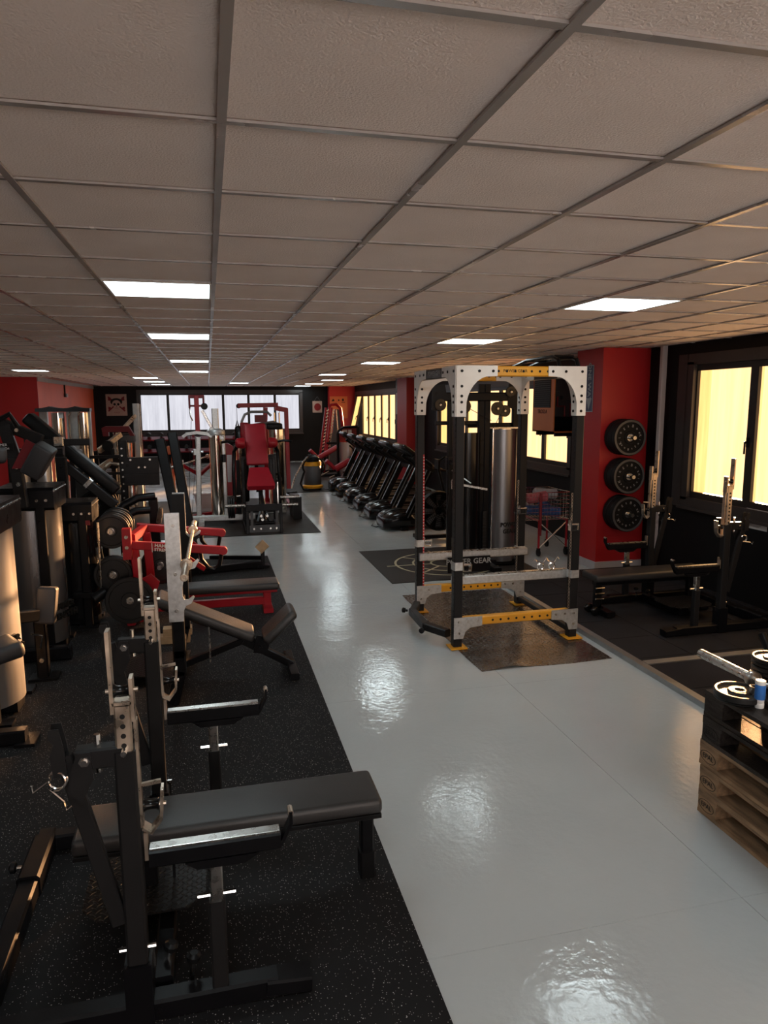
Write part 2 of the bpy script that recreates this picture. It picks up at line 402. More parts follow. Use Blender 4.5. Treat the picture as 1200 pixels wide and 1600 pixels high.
# window units: frame (root), sashes, panes, handles
WN = [0]
def window(axis, at, a0, a1, z0, z1, panes, pm, into=-1, ajar=None, fm='frame_paint', sill=True):
    """a0..a1 along the wall; panes = list of clear spans; 'into' points into the room"""
    WN[0] += 1
    P3 = (lambda s, d, z: (at+into*d, s, z)) if axis == 'x' else (lambda s, d, z: (s, at+into*d, z))
    def bx(g, s0, s1, d0, d1, zz0, zz1): p, q = P3(s0, d0, zz0), P3(s1, d1, zz1); g.box(*p, *q)
    g = G(); t = .10
    bx(g, a0-.06, a1+.06, -.05, .035, z1-.03, z1+.09); bx(g, a0-.06, a1+.06, -.05, .035, z0-.09, z0+.03)
    bx(g, a0-.06, a0+.05, -.05, .035, z0, z1); bx(g, a1-.05, a1+.06, -.05, .035, z0, z1)
    root = struct('window_%d' % WN[0], g, fm)
    if sill:
        s = G(); bx(s, a0-.08, a1+.08, 0, .07, z0-.105, z0-.075); struct('window_sill', s, fm, root)
    zb, zt = z0+.03, z1-.03
    for k, (s0, s1) in enumerate(panes):
        sash = G(); b = .056 if axis == 'x' else .046
        if ajar == k:
            # top-hung sash standing open at its foot
            pass
        bx(sash, s0-b, s1+b, -.075, -.01, zt-.07, zt); bx(sash, s0-b, s1+b, -.075, -.01, zb, zb+.07)
        bx(sash, s0-b, s0, -.075, -.01, zb+.07, zt-.07); bx(sash, s1, s1+b, -.075, -.01, zb+.07, zt-.07)
        so_ = struct('sash', sash, 'dark_frame', root)
        pg = G(); bx(pg, s0, s1, -.05, -.045, zb+.07, zt-.07); po = struct('pane', pg, pm, so_)
        hg = G(); hs = s0-b*.5; zc = (zb+zt)/2-.08
        p0 = P3(hs, -.01, zc); p1 = P3(hs, .03, zc); hg.cyl(p0, p1, .012, 8); hg.bar(P3(hs, .03, zc+.01), P3(hs, .03, zc-.12), .018, .012, up=(1,0,0) if axis == 'y' else (0,1,0))
        hg.box(*P3(hs-.014, -.01, zc-.05), *P3(hs+.014, .004, zc+.05))
        struct('window_handle', hg, 'black_steel', so_)
        if ajar == k:
            pv = V(P3((s0+s1)/2, -.04, zt)); ang = rad(13)
            mt = Matrix.Translation(pv) @ Matrix.Rotation(ang if axis == 'x' else -ang, 4, 'Y' if axis == 'x' else 'X') @ Matrix.Translation(-pv)
            so_.matrix_local = mt
    return root
def spans(a0, a1, n, e=.10, mul=.11):
    wd = (a1-a0-2*e-(n-1)*mul)/n
    return [(a0+e+i*(wd+mul), a0+e+i*(wd+mul)+wd) for i in range(n)]
window('x', XR, 3.50, 7.17, 1.0, 2.58, [(6.28,7.10),(5.35,6.17),(4.42,5.24),(3.55,4.31)], 'pane_sunny')
window('x', XR, 9.95, 16.5, 1.1, 2.47, spans(9.95, 16.5, 7), 'pane_sunny')
window('x', XR, 20.45, 26.36, .98, 2.50, spans(20.45, 26.36, 6), 'pane_sunny', ajar=5)
window('y', YB, -2.40, 3.42, 1.13, 2.58, [(-2.32,-1.44),(-1.35,-.47),(-.38,.51),(.60,1.43),(1.52,2.40),(2.49,3.34)], 'pane_shade')
window('x', XR, -4.5, 2.6, 1.0, 2.58, spans(-4.5, 2.6, 7), 'pane_sunny')
window('y', YF, -1.4, 4.6, .9, 2.5, spans(-1.4, 4.6, 5), 'pane_front', into=1)
struct('trim_9', G().box(XR-.035, 7.22, .91, XR, 7.39, 2.67), 'frame_paint')
# columns
struct('trim_2', G().box(4.76, 8.0, 0, XR, 8.64, CEIL), 'wall_red')
struct('trim_3', G().box(5.0, 17.86, 0, XR, 18.8, CEIL), 'wall_red')
struct('trim_4', G().box(4.45, 26.62, 1.05, XR, YB, CEIL), 'wall_red')
struct('trim_5', G().box(4.745, 7.985, .0, XR, 8.0, .10).box(4.745, 8.0, 0, 4.76, 8.65, .10), 'conduit')
struct('trim_6', G().bar((5.34, 7.62, 0), (5.34, 7.62, CEIL), .065, .065), 'conduit')
# ceiling: slab, tiles, rails
ce = struct('ceiling', G().box(XL-.2, YF-.2, CEIL+.06, XR+.3, YB+.3, CEIL+.3), 'plenum')
LIGHTS = [(-1,4),(-1,9),(-1,16),(-1,22),(-3,28),(-3,33),(-3,38),(1,35),(-6,22),(4,4),(4,9),(4,16),(4,24),(5,30),(5,36),(5,41)]
LIGHTS_BACK = [(-1,-2),(4,-2),(-6,-2),(-6,6),(-6,14),(-1,-8),(4,-8)]
LSET = set(LIGHTS+LIGHTS_BACK)
i0, i1 = math.floor((XL-GX)/SX), math.ceil((XR-GX)/SX); j0, j1 = math.floor((YF-GY)/SY), math.ceil((YB-GY)/SY)
near, far = [], G()
tm = None
cells = []
for i in range(i0, i1):
    for j in range(j0, j1):
        if (i, j) in LSET: continue
        xa, xb, ya, yb = GX+i*SX, GX+(i+1)*SX, GY+j*SY, GY+(j+1)*SY
        xa, xb, ya, yb = max(xa, XL), min(xb, XR), max(ya, YF), min(yb, YB)
        if xb-xa < .05 or yb-ya < .05: continue
        if xa < XL2-.2 and ya > YL: continue
        cx, cy = (xa+xb)/2, (ya+yb)/2
        vis = cy > -.3 and abs((cx-.245*cy)) < .62*cy+.9
        cells.append((0 if vis else 1, cx*cx+cy*cy, xa, xb, ya, yb, (xb-xa > .6 and yb-ya > .58)))
cells.sort()
for k, (hid, d2, xa, xb, ya, yb, full) in enumerate(cells):
    if k < 290 and not hid:
        g = G(); z = CEIL+.006
        g.box(-(xb-xa)/2+.008, -(yb-ya)/2+.008, 0, (xb-xa)/2-.008, (yb-ya)/2-.008, .015)
        if full:
            if tm is None: tm = mesh_of('ceiling_tile', g, 'ceiling_tile')
            me = tm
        else: me = mesh_of('ceiling_tile', g, 'ceiling_tile')
        o = bpy.data.objects.new('ceiling_tile', me); C.objects.link(o); o.parent = ce
        o.location = ((xa+xb)/2, (ya+yb)/2, z+random.uniform(-.0015, .0015)); o.rotation_euler = (random.uniform(-.0015, .0015), random.uniform(-.0015, .0015), 0)
    else:
        far.box(xa+.008, ya+.008, CEIL+.006, xb-.008, yb-.008, CEIL+.021)
o = struct('ceiling_tiles', far, 'ceiling_tile', ce); o['kind'] = 'stuff'
for i in range(i0+1, i1):
    x = GX+i*SX
    ye = YB if x > XL2 else YL
    struct('ceiling_rail', G().box(x-.0115, YF, CEIL-.004, x+.0115, ye, CEIL+.004).box(x-.002, YF, CEIL, x+.002, ye, CEIL+.04), 'rail_paint', ce)
for j in range(j0+1, j1):
    y = GY+j*SY; xs = XL if y < YL else XL2
    struct('cross_rail', G().box(xs, y-.0115, CEIL-.0025, XR, y+.0115, CEIL+.004), 'rail_paint', ce)
def ceiling_light(i, j, label, group):
    xa, xb, ya, yb = GX+i*SX+.012, GX+(i+1)*SX-.012, GY+j*SY+.012, GY+(j+1)*SY-.012
    t = thing('ceiling_light', label, 'light', ((xa+xb)/2, (ya+yb)/2, CEIL), group)
    f = .012; g = G()
    for a, b, c_, d in ((xa,ya,xb,ya+f),(xa,yb-f,xb,yb),(xa,ya+f,xa+f,yb-f),(xb-f,ya+f,xb,yb-f)): g.box(a, b, CEIL-.006, c_, d, CEIL+.03)
    part('frame', g, 'bottle_white', t)
    part('diffuser', G().box(xa+f, ya+f, CEIL-.002, xb-f, yb-f, CEIL+.012), 'led', t)
LL = ['square ceiling light panel of the left row, nearest to the camera', 'ceiling light panel of the left row, second from the camera', 'ceiling light panel of the left row, third from the camera',
 'ceiling light panel of the left row, farthest, before the back windows', 'ceiling light panel near the left red wall, nearest of the three in line', 'ceiling light panel near the left red wall, middle of the three in line',
 'ceiling light panel near the left red wall, last of the three in line', 'lone thin ceiling light panel above the middle of the back windows', 'lone ceiling light panel at far left, over the dark red wall',
 'large ceiling light panel at right, in front of the red column', 'ceiling light panel above the power rack, just left of it', 'ceiling light panel third in the right row, over the treadmills',
 'ceiling light panel fourth in the right row, before the second red column', 'ceiling light panel beyond the second red column, nearest of the far three', 'ceiling light panel beyond the second red column, middle of the far three', 'ceiling light panel at far right, closest to the back wall']
for (i, j), l in zip(LIGHTS, LL): ceiling_light(i, j, l, 'ceiling light panels')
for (i, j), l in zip(LIGHTS_BACK, ('behind the camera, over the left mat', 'behind the camera, toward the right windows', 'behind the camera, far to the left', 'far left of the benches, outside the photo', 'far left before the dark red wall, outside the photo', 'by the front wall, left of the aisle', 'by the front wall, right of the aisle')):
    ceiling_light(i, j, 'ceiling light panel '+l, 'ceiling light panels out of view')

# ---------------------------------------------------------------- floor coverings
def slab(x0, y0, x1, y1, z0, z1): return G().box(x0, y0, z0, x1, y1, z1)
single('rubber_mat', slab(-7.6, -3.2, .735, 9.93, 0, .008), 'mat_rubber', 'large black speckled rubber mat under the benches at left', 'mat', loc=(-3, 4, 0))
single('rubber_mat', slab(-3.6, 11.6, 1.76, 16.3, 0, .008), 'mat_plain', 'brown-black rubber mat under the red shoulder press', 'mat', loc=(0, 13, 0))
single('rubber_mat', slab(1.62, 17.1, 5.3, 26.2, 0, .008), 'mat_plain', 'dark rubber mat under the yellow vacuum and leg machines at the far right', 'mat', loc=(3, 20, 0))
# raised rubber tile area with metal edging at right
XT, YT = 3.36, 7.93
def tile_area(y0, y1):
    s = .5; x = XT
    while x < XR-.05:
        y = y1
        xb = min(x+s, XR)
        while y > y0+.03:
            ya = max(y-s, y0)
            struct('rubber_tile', G().box(x+.003, ya+.003, 0, xb-.003, y-.003, .034+random.uniform(-.0015, .0015)), 'tile_rubber', fl); y -= s
        x += s
tile_area(4.87, YT); tile_area(.4, 4.78)
struct('trim_7', G().box(XT-.075, .4, 0, XT-.012, YT, .044).box(XT-.012, .4, 0, XT, YT, .038), 'aluminium')
struct('trim_8', G().box(XT-.0, 4.785, 0, XR, 4.865, .042), 'aluminium')

# ================================================================ combo bench racks
def combo_rack(label, ext, bench=True):
    """bench-press rack, pad pointing to +x, floor centre at the origin"""
    t = thing('combo_rack', label, 'bench rack')
    base = G()
    for s in (-1, 1):
        y = s*.555
        base.bar((-.80, y, .04), (.20, y, .04), .075, .08)
        base.bar((.16, y, .045), (.32, y, .032), .09, .06)           # flat toe
        base.box(-.315, y-.045, .0, -.225, y+.045, .23)
    base.bar((-.80, -.59, .045), (-.80, .59, .045), .08, .085)
    part('base_frame', base, 'black_steel', t)
    part('rear_sleeve', G().bar((-.80, .20, .05), (-.80, .52, .05), .095, .10), 'black_steel', t)
    part('sleeve', G().bar((-.20, -.50, .055), (-.20, -.16, .055), .07, .08).bar((-.20, -.20, .055), (-.20, .10, .055), .055, .06), 'black_steel', t)
    for (x, y, z, d) in ((-.80, .33, .06, (-1, 0, .1)), (-.20, -.40, .05, (.3, -.1, 1)), (-.10, -.50, .06, (.1, 0, 1))):
        d = V(d).normalized(); p = V((x, y, z))+d*.03
        k = part('locking_knob', G().lathe(p+d*.045, d, [(0, 0), (.016, 0), (.026, .008), (.026, .024), (.014, .034), (0, .034)], 10), 'plastic', t)
        part('knob_stem', G().cyl(p-d*.03, p+d*.05, .009, 8), 'chrome', k)
    fp = [(-.24,-.12),(-.17,-.20),(.17,-.20),(.24,-.12),(.24,.12),(.17,.20),(-.17,.20),(-.24,.12)]
    f = part('foot_plate', G().plate(fp, (-.29, 0, .125), (1,0,0), (0,1,0), .008), 'tread_plate', t)
    part('plate_post', G().box(-.33, -.03, .0, -.25, .03, .12), 'black_steel', f)
    ez = ext-.155
    for s in (-1, 1):
        y = s*.555; ux = -.27
        u = part('upright', G().bar((ux, y, .02), (ux, y, 1.0), .068, .068, up=(1,0,0)), 'rack_steel', t)
        part('inner_post', G().bar((ux, y, .9), (ux, y, 1.0+ext), .054, .054, up=(1,0,0)), 'lit_worn_steel', u)
        h = G(); n = int(ext/.036)
        for k in range(max(4, n)):
            z = 1.022+k*.033
            if z < 1.0+ext-.01:
                h.cyl((ux, y-.0285, z), (ux, y+.0285, z), .0085, 10); h.cyl((ux-.0285, y, z), (ux+.0285, y, z), .0085, 10)
        part('adjustment_holes', h, 'black_print', u)
        pin = G().cyl((ux-.06, y, .27), (ux+.06, y, .27), .009, 8).cyl((ux, y-.055, 1.005), (ux, y+.035, 1.005), .010, 8).bar((ux+.048, y, .19), (ux+.048, y, .27), .014, .006)
        part('locking_pin', pin, 'chrome', u)
        hk = part('squat_hook', G().strip([(ux-.030, y, 1.13+ez), (ux-.033, y, 1.405+ez)], .05, .012, (0,1,0)).strip([(ux+.032, y, 1.10+ez), (ux+.030, y, 1.245+ez)], .05, .012, (0,1,0)).strip([(ux-.03, y, 1.163+ez), (ux+.03, y, 1.163+ez)], .05, .010, (0,1,0)).cyl((ux-.05, y, 1.20+ez), (ux+.05, y, 1.20+ez), .008, 8), 'lit_worn_steel', t)
        part('hook_roller', G().lathe((ux-.024, y, 1.20+ez), (1,0,0), [(0,0),(.024,0),(.017,.010),(.016,.024),(.017,.038),(.024,.048),(0,.048)], 14), 'gloss_plastic', hk)
        lv = part('lift_lever', G().strip([(ux+.036, y, 1.10+ez), (ux+.040, y, .72+ez)], .034, .010, (0,1,0)), 'lit_worn_steel', t)
        lh = part('bench_hook', G().strip([(ux+.040, y, .72+ez), (ux+.068, y, .70+ez), (ux+.102, y, .745+ez), (ux+.108, y, .85+ez)], .05, .009, (0,1,0)).strip([(ux+.04, y, .865+ez), (ux+.105, y, .872+ez)], .012, .012, (0,1,0)).cyl((ux+.036, y, .79+ez), (ux+.118, y, .79+ez), .008, 8), 'lit_worn_steel', t)
        part('hook_roller', G().lathe((ux+.046, y, .79+ez), (1,0,0), [(0,0),(.022,0),(.016,.01),(.015,.025),(.016,.04),(.022,.05),(0,.05)], 14), 'gloss_plastic', lh)
        ar = part('handle_arm', G().bar((ux, y, .985), (ux-.15, y, .985), .055, .07), 'rack_steel', t)
        part('bolt', G().cyl((ux-.122, y-.037, .985), (ux-.122, y+.037, .985), .018, 6).cyl((ux-.122, y-.045, .985), (ux-.122, y+.045, .985), .010, 8), 'chrome', ar)
        part('locking_pin', G().cyl((ux-.085, y, .93), (ux-.085, y, 1.06), .010, 8), 'chrome', ar)
        L_ = G().plate([(-.02,.03),(.02,.03),(.025,-.06),(-.015,-.14),(-.055,-.10),(-.04,-.02)], (ux-.122, y-.032, .985), (1,0,0), (0,0,1), .006)
        L_.bar((ux-.188, y, 1.0), (ux-.050, y, .376), .03, .052, up=(1,0,0))
        le = part('adjusting_lever', L_, 'rack_steel', t)
        fk = G()
        for o in (-.025, .025):
            fk.plate([(-.02,-.06),(.022,-.06),(.016,.03),(.004,.10),(-.026,.10),(-.03,.07),(-.012,.05),(-.028,.01)], (ux-.197, y+o, 1.0), (1,0,0), (0,0,1), .006)
        part('lever_fork', fk, 'rack_steel', le)
        # spotter T
        ps = part('safety_post', G().bar((0, y, .0), (0, y, .41), .056, .056, up=(1,0,0)), 'rack_steel', t)
        part('inner_post', G().bar((0, y, .3), (0, y, .545), .044, .044, up=(1,0,0)), 'steel', ps)
        part('locking_pin', G().cyl((-.065, y, .425), (.065, y, .425), .009, 8), 'chrome', ps)
        sa = part('safety_arm', G().plate([(-.10,.0),(-.06,-.03),(.10,-.03),(.15,.0)], (0, y, .572), (1,0,0), (0,0,1), .05).bar((-.215, y, .602), (.225, y, .602), .05, .06).strip([(.225, y, .585), (.262, y, .66), (.262, y, .705)], .045, .012, (0,1,0)), 'black_steel', t)
        part('wear_strip', G().bar((-.212, y, .637), (.222, y, .637), .040, .010), 'steel', sa)
        part('end_hook', G().strip([(-.222, y, .60), (-.222, y, .70)], .035, .012, (0,1,0)).cyl((.262, y-.02, .70), (.262, y+.02, .70), .010, 8), 'lit_worn_steel', sa)
    if bench:
        bp = part('bench_pad', G().pad((-.55, 0, .400), (.70, 0, .400), .275, .07, r=.022, k=4), 'vinyl', t)
        part('pad_board', G().bar((-.545, 0, .355), (.695, 0, .355), .262, .02), 'plastic', bp)
        part('bench_beam', G().bar((-.30, 0, .325), (.68, 0, .325), .06, .045), 'black_steel', t)
        lg = part('bench_leg', G().bar((.655, 0, .0), (.655, 0, .32), .058, .058, up=(1,0,0)), 'black_steel', t)
        part('leg_boot', G().bar((.655, 0, .0), (.655, 0, .125), .072, .072, up=(1,0,0)), 'plastic', lg)
        part('bench_post', G().bar((-.28, 0, .13), (-.28, 0, .31), .07, .07, up=(1,0,0)).cyl((-.18, 0, .13), (-.18, 0, .32), .006, 6), 'black_steel', t)
    return t
rack = combo_rack('black bench press rack with adjustable uprights, nearest on the speckled mat at left', .155)
rack.location = (-.038, 2.875, .008)
rack2 = combo_rack('black bench press rack with steel hooks on the rubber tiles under the near right window', .345, bench=False)
rack2.location = (4.225, 5.925, .034); rack2.rotation_euler = (0, 0, PI)

def spring_collar(c, axis, up, label, group='spring collars'):
    """bent wire barbell collar: coil round axis, two handles"""
    a = V(axis).normalized(); u = V(up).normalized(); x = a.cross(u); pts = []
    pts += [x*.075+u*.055+a*.012, x*.062+u*.075+a*.012, x*.045+u*.050+a*.012]
    for k in range(22): th = rad(35-k*33); pts.append(x*(.030*cos(th))+u*(.030*sin(th))+a*(.012-.0011*k*1.1))
    pts += [-x*.045+u*.050-a*.014, -x*.062+u*.075-a*.014, -x*.075+u*.055-a*.014]
    return single('spring_collar', G().tube([V(c)+p for p in pts], .0042, 6), 'chrome', label, 'collar', group, loc=tuple(c))
spring_collar((-.515, 2.30, .935), (.25, 1, .1), (-.4, 0, -1), 'chrome spring collar hanging on the lever of the nearest bench rack')
spring_collar((4.70, 6.50, .93), (.2, 1, 0), (.3, 0, -1), 'chrome spring collar on the far upright of the rack by the right window')
spring_collar((4.68, 5.36, .90), (.2, 1, 0), (.3, 0, -1), 'chrome spring collar on the near upright of the rack by the right window')

# flat bench with wheels standing in the right-hand rack
t = thing('flat_bench', 'black flat bench with transport wheels standing in the right-hand rack', 'bench', (4.25, 6.15, .034))
B = part('bench_pad', G().pad((3.60, 6.15, .425), (4.88, 6.15, .425), .29, .07, r=.02, k=3), 'vinyl', t)
part('bench_beam', G().bar((3.66, 6.15, .36), (4.80, 6.15, .36), .08, .06), 'black_steel', t)
for x in (3.70, 4.76):
    part('leg', G().bar((x, 6.15, .10), (x, 6.15, .36), .075, .06, up=(0,1,0)), 'black_steel', t)
    part('foot', G().bar((x+.05, 5.97, .07), (x+.05, 6.33, .07), .09, .05).bar((x, 6.15, .12), (x+.06, 6.15, .07), .06, .05), 'black_steel', t)
for y in (6.09, 6.21):
    part('wheel', G().lathe((3.645, y-.02, .085), (0,1,0), [(0,0),(.030,0),(.045,.008),(.045,.032),(.030,.04),(0,.04)], 14), 'gloss_plastic', t)
h = G()
for k in range(3): h.cyl((3.655, 6.105, .20+k*.055), (3.745, 6.105, .20+k*.055), .010, 8)
part('bolt', h, 'chrome', t)

# ================================================================ power rack
X0, X1, Y0, Y1, RT = 2.037, 3.141, 5.65, 6.78, 2.43
t = thing('power_rack', 'tall dark grey power rack with yellow cross beams and pale steel gussets', 'rack', (2.59, 6.2, 0))
def gusset(c, du, dv, a=.36, b=.42, w=.085):
    """L-shaped corner plate with a hollow inner curve; c = outer corner, du along the beam, dv down the upright"""
    pts = [(0,0),(a,0),(a,w)]
    for k in range(1, 8):
        th = rad(90*k/8); pts.append((w+(a-w)*(1-sin(th))*.78+.0*k, w+(b-w)*(1-cos(th))*.80))
    pts += [(w, b), (0, b)]
    n = V(du).cross(V(dv))
    g = G().plate(pts, c, du, dv, .008); o = part('gusset', g, 'gusset_paint', t)
    h = G()
    for i, j in ((.045,.045),(a*.55,.045),(a-.04,.045),(.045,.17),(.045,.25),(.045,.30),(.045,b-.04)):
        p = V(c)+V(du)*i+V(dv)*j; h.cyl(p-n*.010, p+n*.010, .012, 8)
    part('gusset_bolt', h, 'black_steel', o); return o
for x in (X0, X1):
    for y in (Y0, Y1):
        u = part('upright', G().bar((x, y, .012), (x, y, RT), .078, .078, up=(1,0,0), c=.006), 'rack_steel', t)
        h = G(); k = 0; z = .14
        while z < 2.05:
            h.cyl((x-.0395, y-.022, z), (x+.0395, y-.022, z), .008, 6); h.cyl((x-.03, y-.0397, z), (x-.03, y+.0397, z), .0045, 6); z += .05
        part('adjustment_holes', h, 'black_print', u)
        fz = .010 if True else 0
        ft = part('foot_plate', G().box(x-.075, y-.085, .006, x+.075, y+.065, .015), 'yellow_paint', t)
for y, nm in ((Y0, 0), (Y1, 1)):
    o = y-.040
    b = part('top_beam', G().bar((X0+.04, y, RT-.045), (X1-.04, y, RT-.045), .076, .085), 'yellow_paint', t, 'yellow painted beam')
    h = G()
    for k in range(11): h.cyl((2.22+k*.075, y-.0395, RT-.045), (2.22+k*.075, y+.0395, RT-.045), .011, 8)
    part('beam_hole', h, 'black_print', b)
    if not nm:
        part('lettering', join(text_geo('POWER GEAR', .035, (2.52, y-.0392, RT-.043), (1,0,0), (0,0,1)), text_geo('POWER GEAR', .035, (2.93, y-.0392, RT-.043), (1,0,0), (0,0,1))), 'black_print', b)
    b = part('floor_beam', G().bar((X0+.04, y, .235), (X1-.04, y, .235), .070, .078), 'yellow_paint', t, 'yellow painted beam')
    h = G()
    for k in range(8): h.cyl((2.36+k*.075, y-.0365, .235), (2.36+k*.075, y+.0365, .235), .011, 8)
    part('beam_hole', h, 'black_print', b)
    gusset((X0-.04, y-.044, RT), (1,0,0), (0,0,-1)); gusset((X1+.04, y-.044, RT), (-1,0,0), (0,0,-1))
    for xx, d in ((X0-.04, 1), (X1+.04, -1)):
        g = G().plate([(0,.04),(.26,.04),(.26,-.045),(.15,-.055),(.105,-.09),(.085,-.15),(0,-.15)], (xx, y-.0435, .24), (d,0,0), (0,0,1), .008)
        o = part('base_gusset', g, 'galvanised', t); hh = G()
        for i, j in ((.045,.0),(.13,.0),(.22,.0),(.045,-.10)): hh.cyl((xx+d*i, y-.052, .24+j), (xx+d*i, y-.04, .24+j), .012, 8)
        part('gusset_bolt', hh, 'steel', o)
for x in (X0, X1):
    b = part('side_beam', G().bar((x, Y0+.04, RT-.045), (x, Y1-.04, RT-.045), .076, .085), 'rack_steel', t)
    part('lettering', text_geo('POWER GEAR', .06, (x-.039, 6.21, RT-.043), (0,-1,0), (0,0,1)), 'grey_print', b)
    gusset((x-.044, Y0-.04, RT), (0,1,0), (0,0,-1)); gusset((x-.044, Y1+.04, RT), (0,-1,0), (0,0,-1))
    part('low_beam', G().bar((x, Y0, .07), (x, Y1, .07), .05, .05), 'rack_steel', t) if x == X1 else None
# galvanised spotter bars with their carriers
for y, n in ((Y0+.075, 'front'), (Y1-.055, 'rear')):
    b = part('spotter_bar', G().bar((X0-.02, y, .585), (X1+.05, y, .585), .055, .075), 'galvanised', t)
    part('bar_liner', G().bar((X0+.04, y, .626), (X1-.03, y, .626), .05, .008), 'steel', b)
for (x, y, z) in ((X0, Y0, .735), (X0, Y1, .72), (X1, Y0, .60), (X1, Y1, .60)):
    part('carrier_band', G().bar((x, y, z-.035), (x, y, z+.035), .090, .090, up=(1,0,0)), 'galvanised', t)
for (x, y, z) in ((X0+.07, Y0-.02, .72), (X0+.07, Y1-.02, .72), (X1-.02, Y1-.07, 1.02), (X1-.05, Y0-.07, 1.04)):
    part('j_hook', G().strip([(x-.03, y, z+.06), (x-.03, y, z-.03), (x+.04, y, z-.03), (x+.045, y, z+.03)], .05, .009, (0,1,0)).cyl((x-.05, y, z+.02), (x+.05, y, z+.02), .011, 8), 'chrome', t)
part('name_plate', G().box(2.30, 6.66, .415, 2.76, 6.672, .575), 'black_steel', t)
part('lettering', text_geo('POWER GEAR', .078, (2.525, 6.659, .525), (1,0,0), (0,0,1), .002, bold=.001), 'grey_print', t)
part('number_strip', G().box(X0+.022, Y1-.0425, .28, X0+.037, Y1-.0395, 1.62), 'red_print', t, 'red numbered strip')
g = G()
for k in range(44): g.box(X0+.023, Y1-.0432, .30+k*.03, X0+.036, Y1-.0424, .306+k*.03)
part('strip_mark', g, 'white_print', t)
# band of steel links standing in for sunlit pin holes inside the right uprights
for y in (Y0, Y1):
    ch = G(); z = .30
    while z < 1.35:
        ch.tube([(X1-.046+.008*cos(k*PI/3), y-.028, z+.014*sin(k*PI/3)) for k in range(6)], .003, 5, True); z += .030
    part('sunlit_holes', ch, 'lit_worn_steel', t)
# grab bars on top
gb = G()
for o in (-.10, .08):
    gb.tube([(X1+o, 5.82, RT), (X1+o, 5.86, RT+.07), (X1+o, 5.97, RT+.10), (X1+o, 6.50, RT+.10), (X1+o, 6.86, RT+.05), (X1+o, 6.90, RT)], .019, 8)
for y in (5.93, 6.45): gb.tube([(X1-.10, y, RT+.10), (X1+.08, y, RT+.10)], .019, 8)
part('grab_bar', gb, 'black_steel', t)
part('pull_up_bar', G().cyl((X0, 6.25, RT-.05), (X1, 6.25, RT-.05), .016, 10), 'black_steel', t)
# folding step at the left foot
fs = G().bar((1.985, 6.70, .10), (1.87, 6.45, .10), .07, .07).bar((1.87, 6.47, .10), (1.86, 5.98, .10), .07, .075).bar((1.86, 6.0, .10), (1.99, 5.75, .10), .07, .07)
st = part('side_step', fs, 'rack_steel', t)
for p, d in (((1.825, 6.48, .11), (-1,.1,.2)), ((1.83, 5.97, .08), (-.6,-.8,0)), ((1.90, 6.20, .06), (1,0,0))):
    part('locking_knob', G().lathe(p, d, [(0,0),(.012,0),(.012,.02),(.024,.024),(.026,.05),(.012,.058),(0,.058)], 10), 'plastic', st)
for k, (x, y) in enumerate(((2.86, 5.725), (2.97, 5.725))):
    spring_collar((x, y, .667), (0, 1, 0), (0, 0, 1), ['chrome spring collar clipped on the front spotter bar of the power rack, left one', 'chrome spring collar clipped on the front spotter bar of the power rack, beside the upright'][k])

# tread-plate rubber sheet under the rack, its near edge curling up
def grid_sheet(x0, x1, y0, y1, nx, ny, zf, xf=None, th=.004):
    g = G(); top, bot = [], []
    for j in range(ny+1):
        for i in range(nx+1):
            u, v_ = i/nx, j/ny; x, y = x0+(x1-x0)*u, y0+(y1-y0)*v_
            if xf: x, y = xf(u, v_, x, y)
            z = zf(u, v_); top.append((x, y, z+th)); bot.append((x, y, z))
    n = nx+1; fs = []; o = len(top)
    for j in range(ny):
        for i in range(nx):
            a = j*n+i; fs.append([a, a+1, a+n+1, a+n]); fs.append([o+a+n, o+a+n+1, o+a+1, o+a])
    for i in range(nx): fs.append([i+1, i, o+i, o+i+1]); k = ny*n+i; fs.append([k, k+1, o+k+1, o+k])
    for j in range(ny): a = j*n; fs.append([a, a+n, o+a+n, o+a]); b = j*n+nx; fs.append([b+n, b, o+b, o+b+n])
    return g.add(top+bot, fs)
def curl(u, v): return .0006+max(0, .10-v)/.10*(.018*math.exp(-((u-.22)/.10)**2)+.010*max(0, sin(u*9))**2*.4)+.0035*math.exp(-((v-.33)/.012)**2)+.003*math.exp(-((v-.62)/.014)**2)
def warp(u, v, x, y): return (x+.12*max(0, .12-v)*(1-u), y+.09*sin(u*7)*max(0, .1-v))
MX0, MX1, MY0, MY1 = 2.03, 3.21, 5.06, 7.42
t = thing('tread_mat', 'dark shiny tread-plate sheet lying under the power rack', 'mat', (2.6, 6.2, 0))
part('sheet', grid_sheet(MX0, MX1, MY0, MY1, 44, 60, curl, warp), 'checker', t)
g = G(); st = .038
for i in range(int((MX1-MX0)/st)-1):
    for j in range(int((MY1-MY0)/st)-1):
        x, y = MX0+.03+i*st, MY0+.03+j*st; u, v = (x-MX0)/(MX1-MX0), (y-MY0)/(MY1-MY0); z = curl(u, v)+.004
        x, y = warp(u, v, x, y); a = PI/4 if (i+j) % 2 else -PI/4; c, s_ = cos(a), sin(a); L_, W_ = .017, .0055
        g.add([(x+c*L_, y+s_*L_, z), (x-s_*W_, y+c*W_, z), (x-c*L_, y-s_*L_, z), (x+s_*W_, y-c*W_, z), (x+c*L_*.45, y+s_*L_*.45, z+.0022), (x-c*L_*.45, y-s_*L_*.45, z+.0022)],
              [[0,1,4],[1,5,4],[1,2,5],[2,3,5],[3,4,5],[3,0,4]])
part('tread_studs', g, 'checker', t, kind='stuff', sharp=80)
